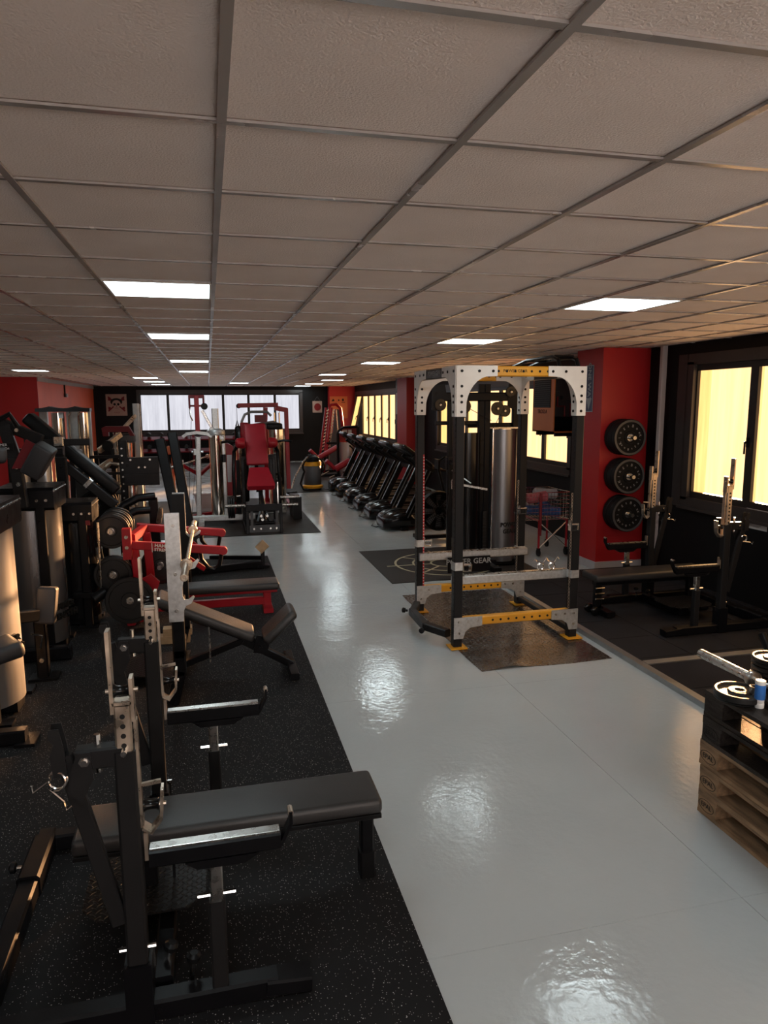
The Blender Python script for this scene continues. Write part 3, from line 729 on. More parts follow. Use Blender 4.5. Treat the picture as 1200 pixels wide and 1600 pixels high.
# mat printed with circles
t = thing('target_mat', 'brown-black mat printed with pale circles and spokes behind the power rack', 'mat', (2.7, 8.84, 0))
part('sheet', G().box(2.05, 7.96, 0, 4.05, 9.88, .007), 'mat_plain', t)
pr = G(); c = (3.03, 8.84)
def flat_ring(g, c, R, w_, z, n=48, a0=0, a1=360):
    r1 = [(c[0]+R*cos(rad(a0+(a1-a0)*k/n)), c[1]+R*sin(rad(a0+(a1-a0)*k/n)), z) for k in range(n+1)]
    r2 = [(c[0]+(R-w_)*cos(rad(a0+(a1-a0)*k/n)), c[1]+(R-w_)*sin(rad(a0+(a1-a0)*k/n)), z) for k in range(n+1)]
    g.add(r1+r2, [[k, k+1, n+1+k+1, n+1+k] for k in range(n)])
flat_ring(pr, c, .70, .03, .0075); flat_ring(pr, c, .46, .028, .0075); flat_ring(pr, c, .22, .028, .0075)
for k in range(8):
    a = rad(45*k+0); pr.bar((c[0]+.22*cos(a), c[1]+.22*sin(a), .0072), (c[0]+(.82 if k % 2 == 0 else .70)*cos(a), c[1]+(.82 if k % 2 == 0 else .70)*sin(a), .0072), .028, .0012)
part('printed_rings', pr, 'lane_print', t)

# ================================================================ pallets and what lies on them
PH = .1335
def pallet(x, y1, z, m, label, dx=0, dy=0, mark=True, mb=None):
    x0, x1, ya, yb = x+dx, x+dx+.80, y1-1.2+dy, y1+dy
    t = thing('pallet', label, 'pallet', ((x0+x1)/2, (ya+yb)/2, z), 'stacked pallets')
    mb = mb or m
    for a, w_ in ((0,.12),(.17,.11),(.335,.13),(.52,.11),(.68,.12)):
        part('deck_board', G().box(x0+a, ya, z+PH-.020, x0+a+w_, yb, z+PH), m, t)
    for yy in (ya, ya+.53, yb-.14): part('cross_board', G().box(x0, yy, z+PH-.041, x1, yy+.14, z+PH-.0205), m, t)
    for xx in (x0, x0+.34, x1-.12):
        part('bottom_board', G().box(xx, ya, z+.0008, xx+.12, yb, z+.021), mb, t)
        for k, yy in enumerate((ya, ya+.53, yb-.13)):
            b = part('block', G().box(xx+.002, yy, z+.0215, xx+.118, yy+.13, z+PH-.0415), mb, t)
            if mark and xx == x0 and k == 2:
                g = text_geo('EPAL', .036, (xx+.0016, yy+.068, z+.057), (0,-1,0), (0,0,1), .001)
                ring = [(xx+.0014, yy+.068+.055*cos(2*PI*i/24), z+.057+.030*sin(2*PI*i/24)) for i in range(24)]
                part('burnt_stamp', join(g, G().tube(ring, .0016, 4, True)), 'black_print', b)
    return t
PX0, PY1 = 2.412, 2.955
pallet(PX0, PY1, 0, 'wood_worn', 'brown wooden pallet at the bottom of the stack of five', dx=.004)
pallet(PX0, PY1, PH, 'wood_worn', 'brown wooden pallet, second from the floor in the stack', dx=-.004, dy=-.01)
pallet(PX0, PY1, 2*PH, 'wood_worn', 'brown wooden pallet in the middle of the stack, under the black ones', dx=.0, dy=.006)
pallet(PX0, PY1, 3*PH, 'wood_black', 'black painted pallet, lower of the two, on the brown ones', dx=-.002, dy=-.004)
pallet(PX0, PY1, 4*PH, 'wood_black', 'black painted pallet on top of the stack, loaded with plates', dx=.004, mark=False)
ZP = 5*PH
# weight plates
def plate_profile(R, T, hole, lip=.03, web=.5, hub=.05):
    """closed outline (r, t) of a rimmed cast plate, thickness T about 0"""
    h = T/2; wv = h*web
    return [(hole, -h), (hub, -h), (hub+.006, -wv), (R-lip-.006, -wv), (R-lip, -h), (R-.006, -h), (R, -h+.006), (R, h-.006), (R-.006, h), (R-lip, h), (R-lip-.006, wv), (hub+.006, wv), (hub, h), (hole, h)]
def weight_plate(c, axis, R, T, label, m='iron', hole=.026, text=None, group=None, lip=.03, hub=.05, web=.5, name='weight_plate', pm='grey_print', mid=90, hubm='steel', n=36, text2=None):
    c = V(c); a = V(axis).normalized()
    t = thing(name, label, 'weight plate', tuple(c), group)
    d = part('disc', G().ringplate(c, a, [(r, z) for r, z in plate_profile(R, T, hole, lip, web, hub)], n), m, t)
    if hubm: part('hub_ring', G().ringplate(c, a, [(hole-.001, -T/2-.001), (hole+.008, -T/2-.001), (hole+.008, T/2+.001), (hole-.001, T/2+.001)], 20), hubm, t)
    if text:
        f = -a; u = V((0,0,1)).cross(f) if abs(a.z) < .9 else V((1,0,0)); u.normalize(); v_ = f.cross(u) if abs(a.z) < .9 else f.cross(u)
        ps = c+f*(T/2*web+.0012)
        g = arc_text(text, (R-lip-hub)*.42, ps, u, v_, (R-lip+hub)/2+.012, mid, 2600*(R-lip-hub)*.42/((R-lip+hub)/2)/36)
        if text2: g = join(g, arc_text(text2, (R-lip-hub)*.34, ps, u, v_, (R-lip+hub)/2+.012, mid+180, 2600*(R-lip-hub)*.34/((R-lip+hub)/2)/36))
        part('lettering', g, pm, t)
    return t
weight_plate((2.50, 2.815, ZP+.030), (0,0,-1), .118, .034, 'grey iron weight plate lying flat on the front corner of the top pallet', 'iron', hole=.025, hub=.05, lip=.016)
weight_plate((2.497, 2.82, ZP+.0065+.0), (0,0,-1), .112, .013, 'thin weight plate beneath the one on the corner of the top pallet', 'iron', hole=.025, hub=.05, lip=.014)
for k in range(6):
    weight_plate((2.81+random.uniform(-.004,.004), 2.95+random.uniform(-.004,.004), ZP+.012+k*.024), (0,0,-1), .105 if k < 2 else .098, .022, ['bottom', 'second lowest', 'third lowest', 'third highest', 'second highest', 'topmost'][k]+' small iron plate of the pile at the right edge of the pallets', 'iron', hole=.024, hub=.04, lip=.014, group='small plates piled on the pallets', text='2.5' if k == 5 else None, pm='black_print')
# bottle of gel, two rings
t = thing('gel_bottle', 'white squeeze bottle with a blue label on the top pallet', 'bottle', (2.52, 2.705, ZP))
part('body', G().lathe((2.52, 2.705, ZP+.026), (0,0,1), [(0,0),(.019,0),(.021,.004),(.023,.05),(.024,.10),(.022,.110),(0,.112)], 20), 'bottle_white', t)
part('cap', G().lathe((2.52, 2.705, ZP), (0,0,1), [(0,0),(.020,0),(.022,.003),(.022,.023),(.020,.026),(0,.026)], 20), 'bottle_white', t)
lb = G(); a0, a1 = rad(150), rad(330); n = 12
r1 = [(2.52+.0243*cos(a0+(a1-a0)*k/n), 2.705+.0243*sin(a0+(a1-a0)*k/n), ZP+.045) for k in range(n+1)]; r2 = [(p[0], p[1], ZP+.118) for p in r1]
lb.add(r1+r2, [[k, k+1, n+1+k+1, n+1+k] for k in range(n)])
lo = part('label', lb, 'bottle_blue', t, 'blue printed label')
for (x, y, r, h, l) in ((2.555, 2.775, .026, .075, 'dark steel sleeve standing behind the white bottle on the pallet'), (2.60, 2.70, .024, .075, 'dark steel sleeve standing right of the white bottle on the pallet')):
    single('steel_sleeve', G().ringplate((x, y, ZP), (0,0,1), [(r*.62, 0), (r, 0), (r, h), (r*.62, h)], 20), 'steel', l, 'sleeve', 'steel sleeves on the pallet', loc=(x, y, ZP))
# barbell lying across the pallets: sleeve sticks out to the left
def barbell(p, q, label, m='steel', sleeve=.42, sm=None, loc=None, rs=.025):
    p, q = V(p), V(q); a = (q-p).normalized(); t = thing('barbell', label, 'barbell', tuple((p+q)/2))
    part('shaft', G().cyl(p+a*(sleeve-.01), q-a*(sleeve-.01), .0142, 14), m, t)
    for e, d in ((p, a), (q, -a)):
        s_ = part('sleeve', G().lathe(e, d, [(0,.004),(.010,.004),(.014,0),(rs-.003,0),(rs,.004),(rs,sleeve-.04)], 18), sm or m, t)
        part('collar', G().lathe(e, d, [(rs-.001,sleeve-.042),(rs+.014,sleeve-.042),(rs+.017,sleeve-.036),(rs+.017,sleeve-.008),(rs+.012,sleeve),(.013,sleeve)], 20), sm or m, s_)
    return t
barbell((2.665, 3.32, .712), (2.665+.02*2.2, 3.32-2.1, .712), 'chrome barbell lying on the pallets, its sleeve sticking out past the plates', 'steel', sm='steel')
t = single('black_pipe', G().ringplate((3.45, 3.729, 0.629), (.12,-.52,-.85), [(.019,0),(.026,0),(.026,.95),(.019,.95)], 16), 'black_steel', 'black open pipe leaning at the right edge behind the plates', 'pipe', loc=(3.45, 3.729, 0.629))

# ================================================================ plates on the red column
PEGS = [(5.03, 1.70, 3), (5.04, 1.22, 3), (5.05, .745, 3)]
NM = ['top', 'middle', 'bottom']
for k, (x, z, n) in enumerate(PEGS):
    pg = thing('plate_peg', 'steel storage peg holding the %s stack of plates on the red column' % NM[k], 'peg', (x, 8.0, z), 'plate pegs on the red column')
    part('rod', G().cyl((x, 8.0, z), (x, 7.66, z), .0235, 14), 'steel', pg)
    part('wall_flange', G().box(x-.06, 7.990, z-.06, x+.06, 7.9995, z+.06), 'black_steel', pg)
    ths = [.075, .085, .06]
    y = 7.985
    for i in range(n):
        T = ths[i]; y -= T/2+.001
        R = .225-.004*((i+k) % 2)
        lb = '%s bumper plate of the %s stack on the red column%s' % (['rearmost black', 'middle black', 'front grey-rimmed'][i], NM[k], ', its ring lettered' if i == 2 else '')
        p = weight_plate((x, y, z), (0,1,0), R, T, lb, 'rubber', hole=.0255, lip=.035, hub=.075, web=.62, group='bumper plates on the red column',
            text='KingsBox' if i == 2 else None, text2='KingsBox' if i == 2 else None, mid=115, pm='grey_print')
        if i == 2:
            part('rim_face', G().ringplate((x, y, z), (0,-1,0), [(R-.034, T/2), (R-.008, T/2), (R-.008, T/2+.0015), (R-.034, T/2+.0015)], 36), 'grey_plastic', p, 'grey rim')
            part('boss', G().ringplate((x, y, z), (0,-1,0), [(.026, T/2*.62), (.045, T/2*.62), (.045, T/2+.004), (.026, T/2+.004)], 24), 'chrome', p)
        y -= T/2+.001
# one-way sign on the column
sx = 4.757
t = thing('one_way_sign', 'blue and grey ONE WAY arrow sign fixed to the side of the red column', 'sign', (sx, 8.30, 2.30))
part('plate', G().box(sx-.003, 8.205, 2.01, sx, 8.395, 2.60), 'sign_grey', t)
part('blue_field', G().box(sx-.0042, 8.218, 2.022, sx-.003, 8.382, 2.588), 'sign_blue', t)
part('arrow', G().plate([(-.065,.0),(.065,.0),(0,-.15)], (sx-.0048, 8.30, 2.185), (0,-1,0), (0,0,1), .001), 'sign_grey', t)
part('lettering', text_geo('ONE WAY', .105, (sx-.0052, 8.30, 2.385), (0,0,-1), (0,-1,0), .001, bold=.002), 'sign_grey', t)
# notice
t = thing('paper_notice', 'white printed notice taped to the black wall below the near right window', 'notice', (XR-.002, 6.04, .93))
part('sheet', G().box(XR-.002, 5.895, .83, XR-.0005, 6.190, 1.035), 'paper', t)
g = G(); z = 1.01
for k in range(13):
    l = random.uniform(.12, .25) if k not in (4, 9) else 0
    if l: g.box(XR-.0026, 6.17-l, z-.004 if k > 2 else z-.006, XR-.002, 6.17, z)
    z -= .0125
part('print_line', g, 'black_print', t)
# ================================================================ heater high by the window
t = thing('wall_heater', 'orange gas heater box with black grille hung high before the middle window', 'heater', (5.1, 9.75, 1.70))
hx, hy0, hy1, hz0, hz1 = 4.83, 9.40, 10.08, 1.70, 2.52
g = G().box(hx, hy0, hz0, hx+.018, hy1, hz1).box(hx, hy1-.018, hz0, 5.34, hy1, hz1).box(hx, hy0, hz0, 5.34, hy1, hz0+.02).box(hx, hy0, hz1-.03, 5.34, hy1, hz1).box(5.32, hy0, hz0, 5.34, hy1, hz1)
part('casing', g, 'orange_enamel', t)
part('inner_plate', G().box(hx+.02, hy0+.30, hz0+.02, 5.32, hy0+.315, hz1-.03), 'grey_plastic', t)
g = G().box(hx-.008, hy0+.10, 2.06, hx, hy1-.05, 2.47)
gr = part('grille', g, 'black_print', t)
for k in range(13): part('grille_bar', G().box(hx-.014, hy0+.10, 2.075+k*.03, hx-.008, hy1-.05, 2.083+k*.03), 'dark_frame', gr)
part('lettering', text_geo('TROSLA', .085, (hx-.002, hy0+.36, 2.00), (0,-1,0), (0,0,1), .002), 'black_print', t)
part('control_box', G().box(4.93, hy0+.20, 2.30, 5.02, hy0+.29, 2.44).box(5.08, hy0+.22, 2.18, 5.26, hy0+.29, 2.23), 'grey_plastic', t)
part('gas_pipe', G().tube([(5.0, hy0+.22, 2.22), (5.0, hy0+.22, 2.08), (5.12, hy0+.22, 2.08), (5.12, hy0+.22, 1.88)], .012, 6).cyl((5.2, hy0+.2, 1.86), (5.2, hy0+.2, 2.12), .008, 6), 'red_paint', t)
part('fan_drum', G().cyl((4.88, hy0+.17, 1.83), (5.30, hy0+.17, 1.83), .10, 16), 'black_steel', t)
part('bracket', G().bar((hx+.05, hy1-.05, hz0-.03), (XR, hy1-.05, hz0-.03), .05, .05).bar((hx+.05, hy0+.05, hz0-.03), (XR, hy0+.05, hz0-.03), .05, .05), 'black_steel', t)
single('red_valve', G().lathe((5.20, 9.33, 1.585), (1,0,.1), [(0,0),(.05,0),(.075,.02),(.075,.16),(.05,.18),(0,.18)], 14).cyl((5.28, 9.40, 1.60), (5.28, 9.40, 1.70), .02, 8), 'dark_red_paint', 'dark red round fitting under the orange heater', 'fitting', loc=(5.2, 9.33, 1.58))
# ================================================================ laundry trolley
t = thing('wire_trolley', 'shopping trolley of chrome wire on red legs holding rolled towels', 'trolley', (4.55, 9.2, 0))
tx0, tx1, ty0, ty1, tz0, tz1 = 4.20, 4.86, 8.90, 9.55, .52, .90
wg = G()
for k in range(15):
    x = tx0+(tx1-tx0)*k/14
    for y in (ty0, ty1): wg.cyl((x, y, tz0), (x, y, tz1), .0028, 4)
    wg.cyl((x, ty0, tz0), (x, ty1, tz0), .0028, 4)
for k in range(13):
    y = ty0+(ty1-ty0)*k/12
    for x in (tx0, tx1): wg.cyl((x, y, tz0), (x, y, tz1), .0028, 4)
for k in range(8):
    z = tz0+(tz1-tz0)*k/7
    wg.tube([(tx0,ty0,z),(tx1,ty0,z),(tx1,ty1,z),(tx0,ty1,z)], .0028 if k < 7 else .007, 5, True)
o = part('basket', wg, 'chrome', t)
fr = G()
for x in (tx0+.22, tx1-.02):
    for y in (ty0+.03, ty1-.03): fr.tube([(x, y, .10), (x, y, tz0-.01)], .016, 8)
    fr.tube([(x, ty0+.03, tz0-.018), (x, ty1-.03, tz0-.018)], .016, 8)
part('frame', fr, 'red_paint', t)
fr = G()
fr.tube([(tx0+.23, ty0+.03, .12), (tx1-.02, ty0+.03, .48)], .010, 6).tube([(tx1-.02, ty0+.03, .12), (tx0+.23, ty0+.03, .48)], .010, 6)
part('cross_brace', fr, 'chrome', t)
part('post', G().tube([(tx0+.22, ty0-.005, .30), (tx0+.22, ty0-.005, tz1)], .020, 8), 'dark_red_paint', t)
for x in (tx0+.22, tx1-.02):
    for y in (ty0+.03, ty1-.03): part('caster', G().cyl((x-.014, y, .052), (x+.014, y, .052), .05, 14).box(x-.02, y-.02, .05, x+.02, y+.02, .115), 'rubber', t)
for k, (p, q, r, m, l) in enumerate((((4.28,9.05,.80),(4.58,9.02,.84),.075,'towel_red','pink rolled towel lying in the wire trolley'), ((4.46,9.22,.86),(4.80,9.16,.84),.075,'towel_grey','grey rolled towel lying in the wire trolley'), ((4.30,9.30,.62),(4.80,9.02,.60),.07,'towel_blue','blue towel at the bottom of the wire trolley'), ((4.68,9.22,.66),(4.72,9.50,.66),.06,'towel_blue','dark blue folded cloth among the towels in the trolley'), ((4.27,9.46,.62),(4.58,9.46,.62),.075,'towel_grey','grey cloth behind the blue towel in the trolley'))):
    p, q = V(p), V(q); a = (q-p); single('rolled_towel', G().lathe(p, a, [(0,0),(r*.7,.002),(r*.97,.02),(r,a.length*.3),(r*.95,a.length*.6),(r*.98,a.length-.02),(r*.6,a.length),(0,a.length)], 14), m, l, 'towel', 'towels in the trolley', loc=tuple(p))
# ================================================================ cable station behind the rack
CY = 8.6
t = thing('cable_station', 'black cable station with a silver weight shroud standing on the printed mat', 'cable machine', (3.45, 8.7, 0))
fr = G()
fr.bar((2.80, CY, 2.20), (3.98, CY, 2.20), .10, .11)
fr.bar((3.30, CY+.25, 1.83), (3.98, CY+.25, 1.83), .06, .06)
for x in (3.40, 3.48): fr.bar((x, CY, .05), (x, CY, 2.36), .06, .08, up=(1,0,0))
fr.bar((3.96, CY+.2, .05), (3.96, CY+.2, 2.30), .06, .08, up=(1,0,0))
fr.bar((3.10, CY-.05, .045), (4.0, CY-.05, .045), .12, .07).bar((3.44, CY-.55, .045), (3.44, CY+.6, .045), .10, .07).bar((2.72, CY+.55, .045), (3.98, CY+.55, .045), .10, .07)
fr.bar((2.98, CY, .05), (2.98, CY, 2.18), .055, .065, up=(1,0,0)).bar((2.80, CY+.05, 1.87), (3.44, CY+.05, 1.87), .05, .05)
part('frame', fr, 'black_steel', t)
def shroud(g, c, r, z0, z1, a0=180, a1=360, n=18, th=.006):
    p = [(c[0]+r*cos(rad(a0+(a1-a0)*k/n)), c[1]+r*sin(rad(a0+(a1-a0)*k/n))) for k in range(n+1)]
    q = [(c[0]+(r-th)*cos(rad(a0+(a1-a0)*k/n)), c[1]+(r-th)*sin(rad(a0+(a1-a0)*k/n))) for k in range(n+1)]
    rings = [[(x, y, z0) for x, y in p+q[::-1]], [(x, y, z1) for x, y in p+q[::-1]]]
    return g.ring([[V(a) for a in r_] for r_ in rings])
sh = part('weight_shroud', shroud(G(), (3.715, CY+.05), .195, .06, 1.79), 'dark_shroud', t, 'silver curved shroud')
part('lettering', join(text_geo('POWER', .075, (3.76, CY-.142, .55), (1,.15,0), (0,0,1), .004, bold=.003), text_geo('GEAR', .075, (3.76, CY-.142, .46), (1,.15,0), (0,0,1), .004, bold=.003)), 'black_print', sh)
part('shroud_cap', G().box(3.52, CY-.02, 1.79, 3.91, CY+.12, 1.81), 'steel', sh)
ds = part('black_shroud', shroud(G(), (3.24, CY+.05), .17, .06, 1.75), 'gloss_plastic', t, 'glossy black shroud')
part('guide_rod', G().cyl((3.545, CY-.06, .1), (3.545, CY-.06, 1.80), .013, 10), 'chrome', t)
ws = G(); z = .10
for k in range(14): ws.box(3.42, CY-.075, z, 3.47, CY-.045, z+.042); z += .045
part('weight_plates', ws, 'iron', t, kind='stuff')
for k, (x, z, r) in enumerate(((2.83, 2.10, .075), (3.14, 2.08, .095), (3.10, 1.98, .07), (3.60, 2.05, .085), (3.70, 2.02, .075), (3.78, 2.26, .07))):
    p = part('pulley', G().lathe((x, CY-.075, z), (0,1,0), [(.012,0),(r*.5,.002),(r,.0),(r-.012,.014),(r,.028),(r*.5,.026),(.012,.028)], 20), 'gloss_plastic', t)
    part('pulley_bolt', G().cyl((x, CY-.085, z), (x, CY-.04, z), .014, 8), 'steel', p)
for k, (x, z) in enumerate(((2.83, 2.20), (3.85, 2.22))):
    part('pulley_bracket', G().plate([(-.11,-.16),(.0,-.18),(.09,.0),(.06,.16),(-.10,.14)], (x, CY-.05, z), (1,0,0), (0,0,1), .012), 'black_steel', t)
cb = G()
for pts in ([(2.92,CY-.06,2.10),(2.96,CY-.06,1.0),(2.90,CY-.06,.5)], [(3.22,CY-.06,2.05),(3.52,CY-.06,1.9)], [(3.66,CY-.06,2.0),(3.545,CY-.06,1.8)], [(3.04,CY-.06,1.98),(2.99,CY-.06,1.45)]): cb.tube(pts, .004, 5)
part('cable', cb, 'cable', t)
cr = part('sliding_carriage', G().bar((2.98, CY-.01, 1.28), (2.98, CY-.01, 1.44), .09, .10, up=(1,0,0)).bar((2.98, CY-.06, 1.38), (2.98, CY-.20, 1.36), .05, .05), 'black_steel', t)
part('swivel_pulley', G().lathe((2.985, CY-.22, 1.36), (1,0,0), [(0,0),(.055,0),(.045,.012),(.055,.024),(0,.024)], 16), 'gloss_plastic', cr)
part('stirrup_handle', G().tube([(2.93, CY-.24, 1.16), (2.93, CY-.24, 1.06), (3.05, CY-.24, 1.06), (3.05, CY-.24, 1.16), (2.99, CY-.24, 1.24)], .010, 6, True), 'chrome', t)
part('low_arm', G().bar((3.0, CY-.30, 1.12), (3.36, CY-.35, 1.05), .03, .03).tube([(2.98, CY-.1, 1.28), (3.18, CY-.25, 1.12)], .010, 6), 'steel', t)
g = G()
for x in (3.16, 3.24, 3.33): g.cyl((x, CY-.17, .11), (x, CY+.05, .11), .05, 12)
part('low_roller', g, 'plastic', t)
# ================================================================ fan bike
t = thing('fan_bike', 'black air bike with round fan cage half hidden behind the rack', 'exercise bike', (3.6, 10.5, 0))
c = V((3.46, 10.42, .46))
cg = G()
for k in range(9): R = .06+.03*k; cg.tube([c+V((R*cos(2*PI*i/28), -.07*(1-(R/.3)**2), R*sin(2*PI*i/28))) for i in range(28)], .004, 4, True)
for k in range(12): a = 2*PI*k/12; cg.tube([c+V((.05*cos(a), -.07, .05*sin(a))), c+V((.18*cos(a), -.045, .18*sin(a))), c+V((.305*cos(a), 0, .305*sin(a)))], .004, 4)
cgp = part('fan_cage', G().lathe(c, (0,1,0), [(.29,0),(.31,.004),(.31,.15),(.29,.16),(.0,.165)], 32), 'plastic', t)
part('cage_wire', cg, 'black_steel', cgp)
fb = G()
for k in range(8): a = 2*PI*k/8; fb.plate([(-.03,.06),(.03,.06),(.05,.26),(-.05,.26)], c+V((0,.06,0)), (cos(a),.35,-sin(a)), (sin(a),0,cos(a)), .004)
part('fan_blade', fb, 'grey_plastic', t)
fr = G().bar((3.15,10.5,.05),(4.35,10.5,.05),.07,.06).bar((3.15,10.25,.04),(3.15,10.75,.04),.07,.06).bar((4.32,10.25,.04),(4.32,10.75,.04),.07,.06).bar((3.72,10.5,.08),(3.46,10.5,.62),.06,.07).bar((3.9,10.5,.08),(4.1,10.5,.85),.06,.07).bar((3.46,10.5,.6),(4.05,10.5,.55),.05,.06)
for y in (10.28, 10.72): fr.bar((3.72,y,.35),(3.50,y,1.22),.035,.035).tube([(3.50,y,1.2),(3.62,y,1.28),(3.72,y,1.30)], .016, 8).bar((3.72,y,.35),(4.0,y,.30),.03,.03)
part('frame', fr, 'black_steel', t)
part('saddle', G().pad((3.98,10.5,.92),(4.26,10.5,.94),.22,.07,r=.03), 'vinyl', t)
part('crank', G().cyl((3.98,10.26,.30),(3.98,10.74,.30),.03,10).bar((3.98,10.27,.30),(4.12,10.27,.22),.02,.03).bar((3.98,10.73,.30),(3.84,10.73,.38),.02,.03), 'steel', t)
part('console', G().box(3.42,10.4,1.12,3.45,10.6,1.27), 'plastic', t)
# ================================================================ treadmills
def treadmill(label):
    t = thing('treadmill', label, 'treadmill', group='treadmills along the windows')
    g = G(); rings = []
    for xx, w_, h in ((0,.50,.10),(.012,.58,.16),(.05,.66,.205),(.14,.72,.255),(.26,.745,.285),(.38,.745,.292),(.47,.74,.27),(.53,.735,.20)):
        R = []; n = 20
        for i in range(n):
            a = 2*PI*i/n; ca, sa = cos(a), sin(a)
            R.append(V((xx, w_/2*math.copysign(abs(ca)**.45, ca), .035+max(0, .0)+h/2+(h/2)*math.copysign(abs(sa)**.5, sa))))
        rings.append(R)
    hd = part('motor_cover', g.ring(rings), 'gloss_plastic', t)
    part('cover_ridge', G().strip([(.015,0,.20),(.08,0,.262),(.20,0,.312),(.36,0,.330),(.50,0,.312)], .10, .012, (0,1,0)), 'plastic', hd)
    part('deck', G().box(.48, -.27, .13, 2.02, .27, .165), 'rubber', t)
    for s in (-1, 1):
        part('side_rail', G().bar((.45, s*.32, .15), (2.05, s*.32, .15), .10, .07), 'plastic', t)
        u = part('mast', G().bar((.36, s*.335, .15), (.82, s*.335, 1.06), .055, .10, up=(1,0,-.5)), 'gloss_plastic', t)
        part('mast_trim', G().bar((.40, s*.366, .22), (.80, s*.366, 1.0), .006, .018, up=(1,0,-.5)), 'grey_plastic', u)
        part('handrail', G().tube([(.80, s*.335, 1.04), (.95, s*.34, 1.02), (1.18, s*.34, .98), (1.24, s*.34, .95)], .022, 8), 'plastic', t)
        part('foot', G().box(1.9, s*.32-.04, 0, 2.0, s*.32+.04, .115).box(.30, s*.30-.05, 0, .42, s*.30+.05, .06), 'plastic', t)
    cns = part('console', G().plate([(0,0),(.10,-.03),(.62,.02),(.66,.05),(.60,.085),(.34,.11),(.06,.09)], (.86,0,.985), (-.815,0,.58), (.58,0,.815), .56), 'plastic', t)
    part('console_hood', G().pad(V((.86,0,.985))+V((-.815,0,.58))*.30+V((.58,0,.815))*.05, V((.86,0,.985))+V((-.815,0,.58))*.70+V((.58,0,.815))*.05, .66, .10, up=(.58,0,.815), r=.045), 'gloss_plastic', cns)
    for s in (-1, 1): part('console_arm', G().bar(V((.86,s*.335,.985)), V((.86,s*.335,.985))+V((-.815,0,.58))*.44, .06, .07), 'plastic', cns)
    part('display', G().plate([(.28,-.22),(.56,-.22),(.56,.22),(.28,.22)], V((.86,0,.985))+V((.58,0,.815))*.112, (-.815,0,.58), (0,1,0), .006), 'screen', cns)
    part('cup_holder', G().plate([(.06,-.34),(.22,-.34),(.22,-.22),(.06,-.22)], V((.86,0,.985))+V((.58,0,.815))*.10, (-.815,0,.58), (0,1,0), .012), 'grey_plastic', cns)
    part('badge', G().box(.838, -.05, .905, .842, .05, .965), 'grey_print', t)
    part('cross_bar', G().bar((.78,-.335,.98),(.78,.335,.98),.05,.08), 'plastic', t)
    part('power_cord', G().tube([(.05,.05,.05),(-.04,.10,.01),(-.08,.30,.006),(-.02,.45,.006)], .006, 5), 'cable', t)
    return t
ORD = ['nearest', 'second nearest', 'third nearest', 'third farthest', 'second farthest', 'farthest']
t0 = treadmill('black treadmill, nearest of the row of six, partly behind the power rack')
for k in range(6):
    o = t0 if k == 0 else copy_tree(t0, label='black treadmill, %s of the row of six along the windows' % ORD[k])
    o.location = (2.80+.012*k, 11.72+1.12*k, 0)
# ================================================================ vacuum
t = thing('vacuum_cleaner', 'grey wet and dry vacuum with yellow band and coiled black hose in the aisle', 'vacuum cleaner', (2.46, 17.55, .008))
vc = (2.48, 17.6)
part('tub', G().lathe((*vc, .13), (0,0,1), [(0,0),(.20,0),(.215,.02),(.22,.46),(.205,.48),(0,.48)], 24), 'grey_plastic', t, 'grey tub')
part('yellow_band', G().lathe((*vc, .605), (0,0,1), [(.19,0),(.222,.01),(.222,.10),(.20,.115),(.19,.115)], 24), 'yellow_paint', t)
part('motor_head', G().lathe((*vc, .715), (0,0,1), [(.205,0),(.20,.05),(.15,.12),(.08,.15),(0,.155)], 24), 'plastic', t)
part('base_ring', G().lathe((*vc, .055), (0,0,1), [(0,0),(.25,0),(.265,.02),(.265,.06),(.23,.085),(0,.085)], 24), 'yellow_paint', t)
for k in range(4): a = rad(45+90*k); part('caster', G().cyl((vc[0]+.23*cos(a), vc[1]+.23*sin(a)-.02, .04), (vc[0]+.23*cos(a), vc[1]+.23*sin(a)+.02, .04), .034, 10), 'rubber', t)
hs = [(vc[0]+.27*cos(rad(a)), vc[1]-.235-.0*a, .60+.27*sin(rad(a))*.85) for a in range(-30, 215, 20)]+[(2.21,17.35,.40),(2.14,17.3,.20),(2.2,17.25,.06),(2.34,17.22,.05)]
part('hose', G().tube(hs, .026, 10), 'plastic', t)
part('suction_wand', G().tube([(2.36,17.42,.84),(2.22,17.3,.75),(1.98,17.0,.42),(1.86,16.85,.14)], .018, 8), 'steel', t)
part('floor_head', G().pad((1.76,16.72,.045),(1.98,16.86,.045),.10,.06), 'plastic', t)
part('carry_handle', G().tube([(vc[0]-.1,vc[1],.80),(vc[0]-.1,vc[1],.88),(vc[0]+.1,vc[1],.88),(vc[0]+.1,vc[1],.80)], .014, 6), 'plastic', t)

t = thing('pipe_cover', 'black pipe cover with a white sticker beside the second red column', 'pipe', (5.10, 18.95, 1.6))
part('cover', G().box(5.02, 18.82, .9, 5.20, 19.02, CEIL), 'black_steel', t)
part('sticker', G().box(5.016, 18.84, 1.85, 5.02, 18.98, 2.42), 'paper', t)

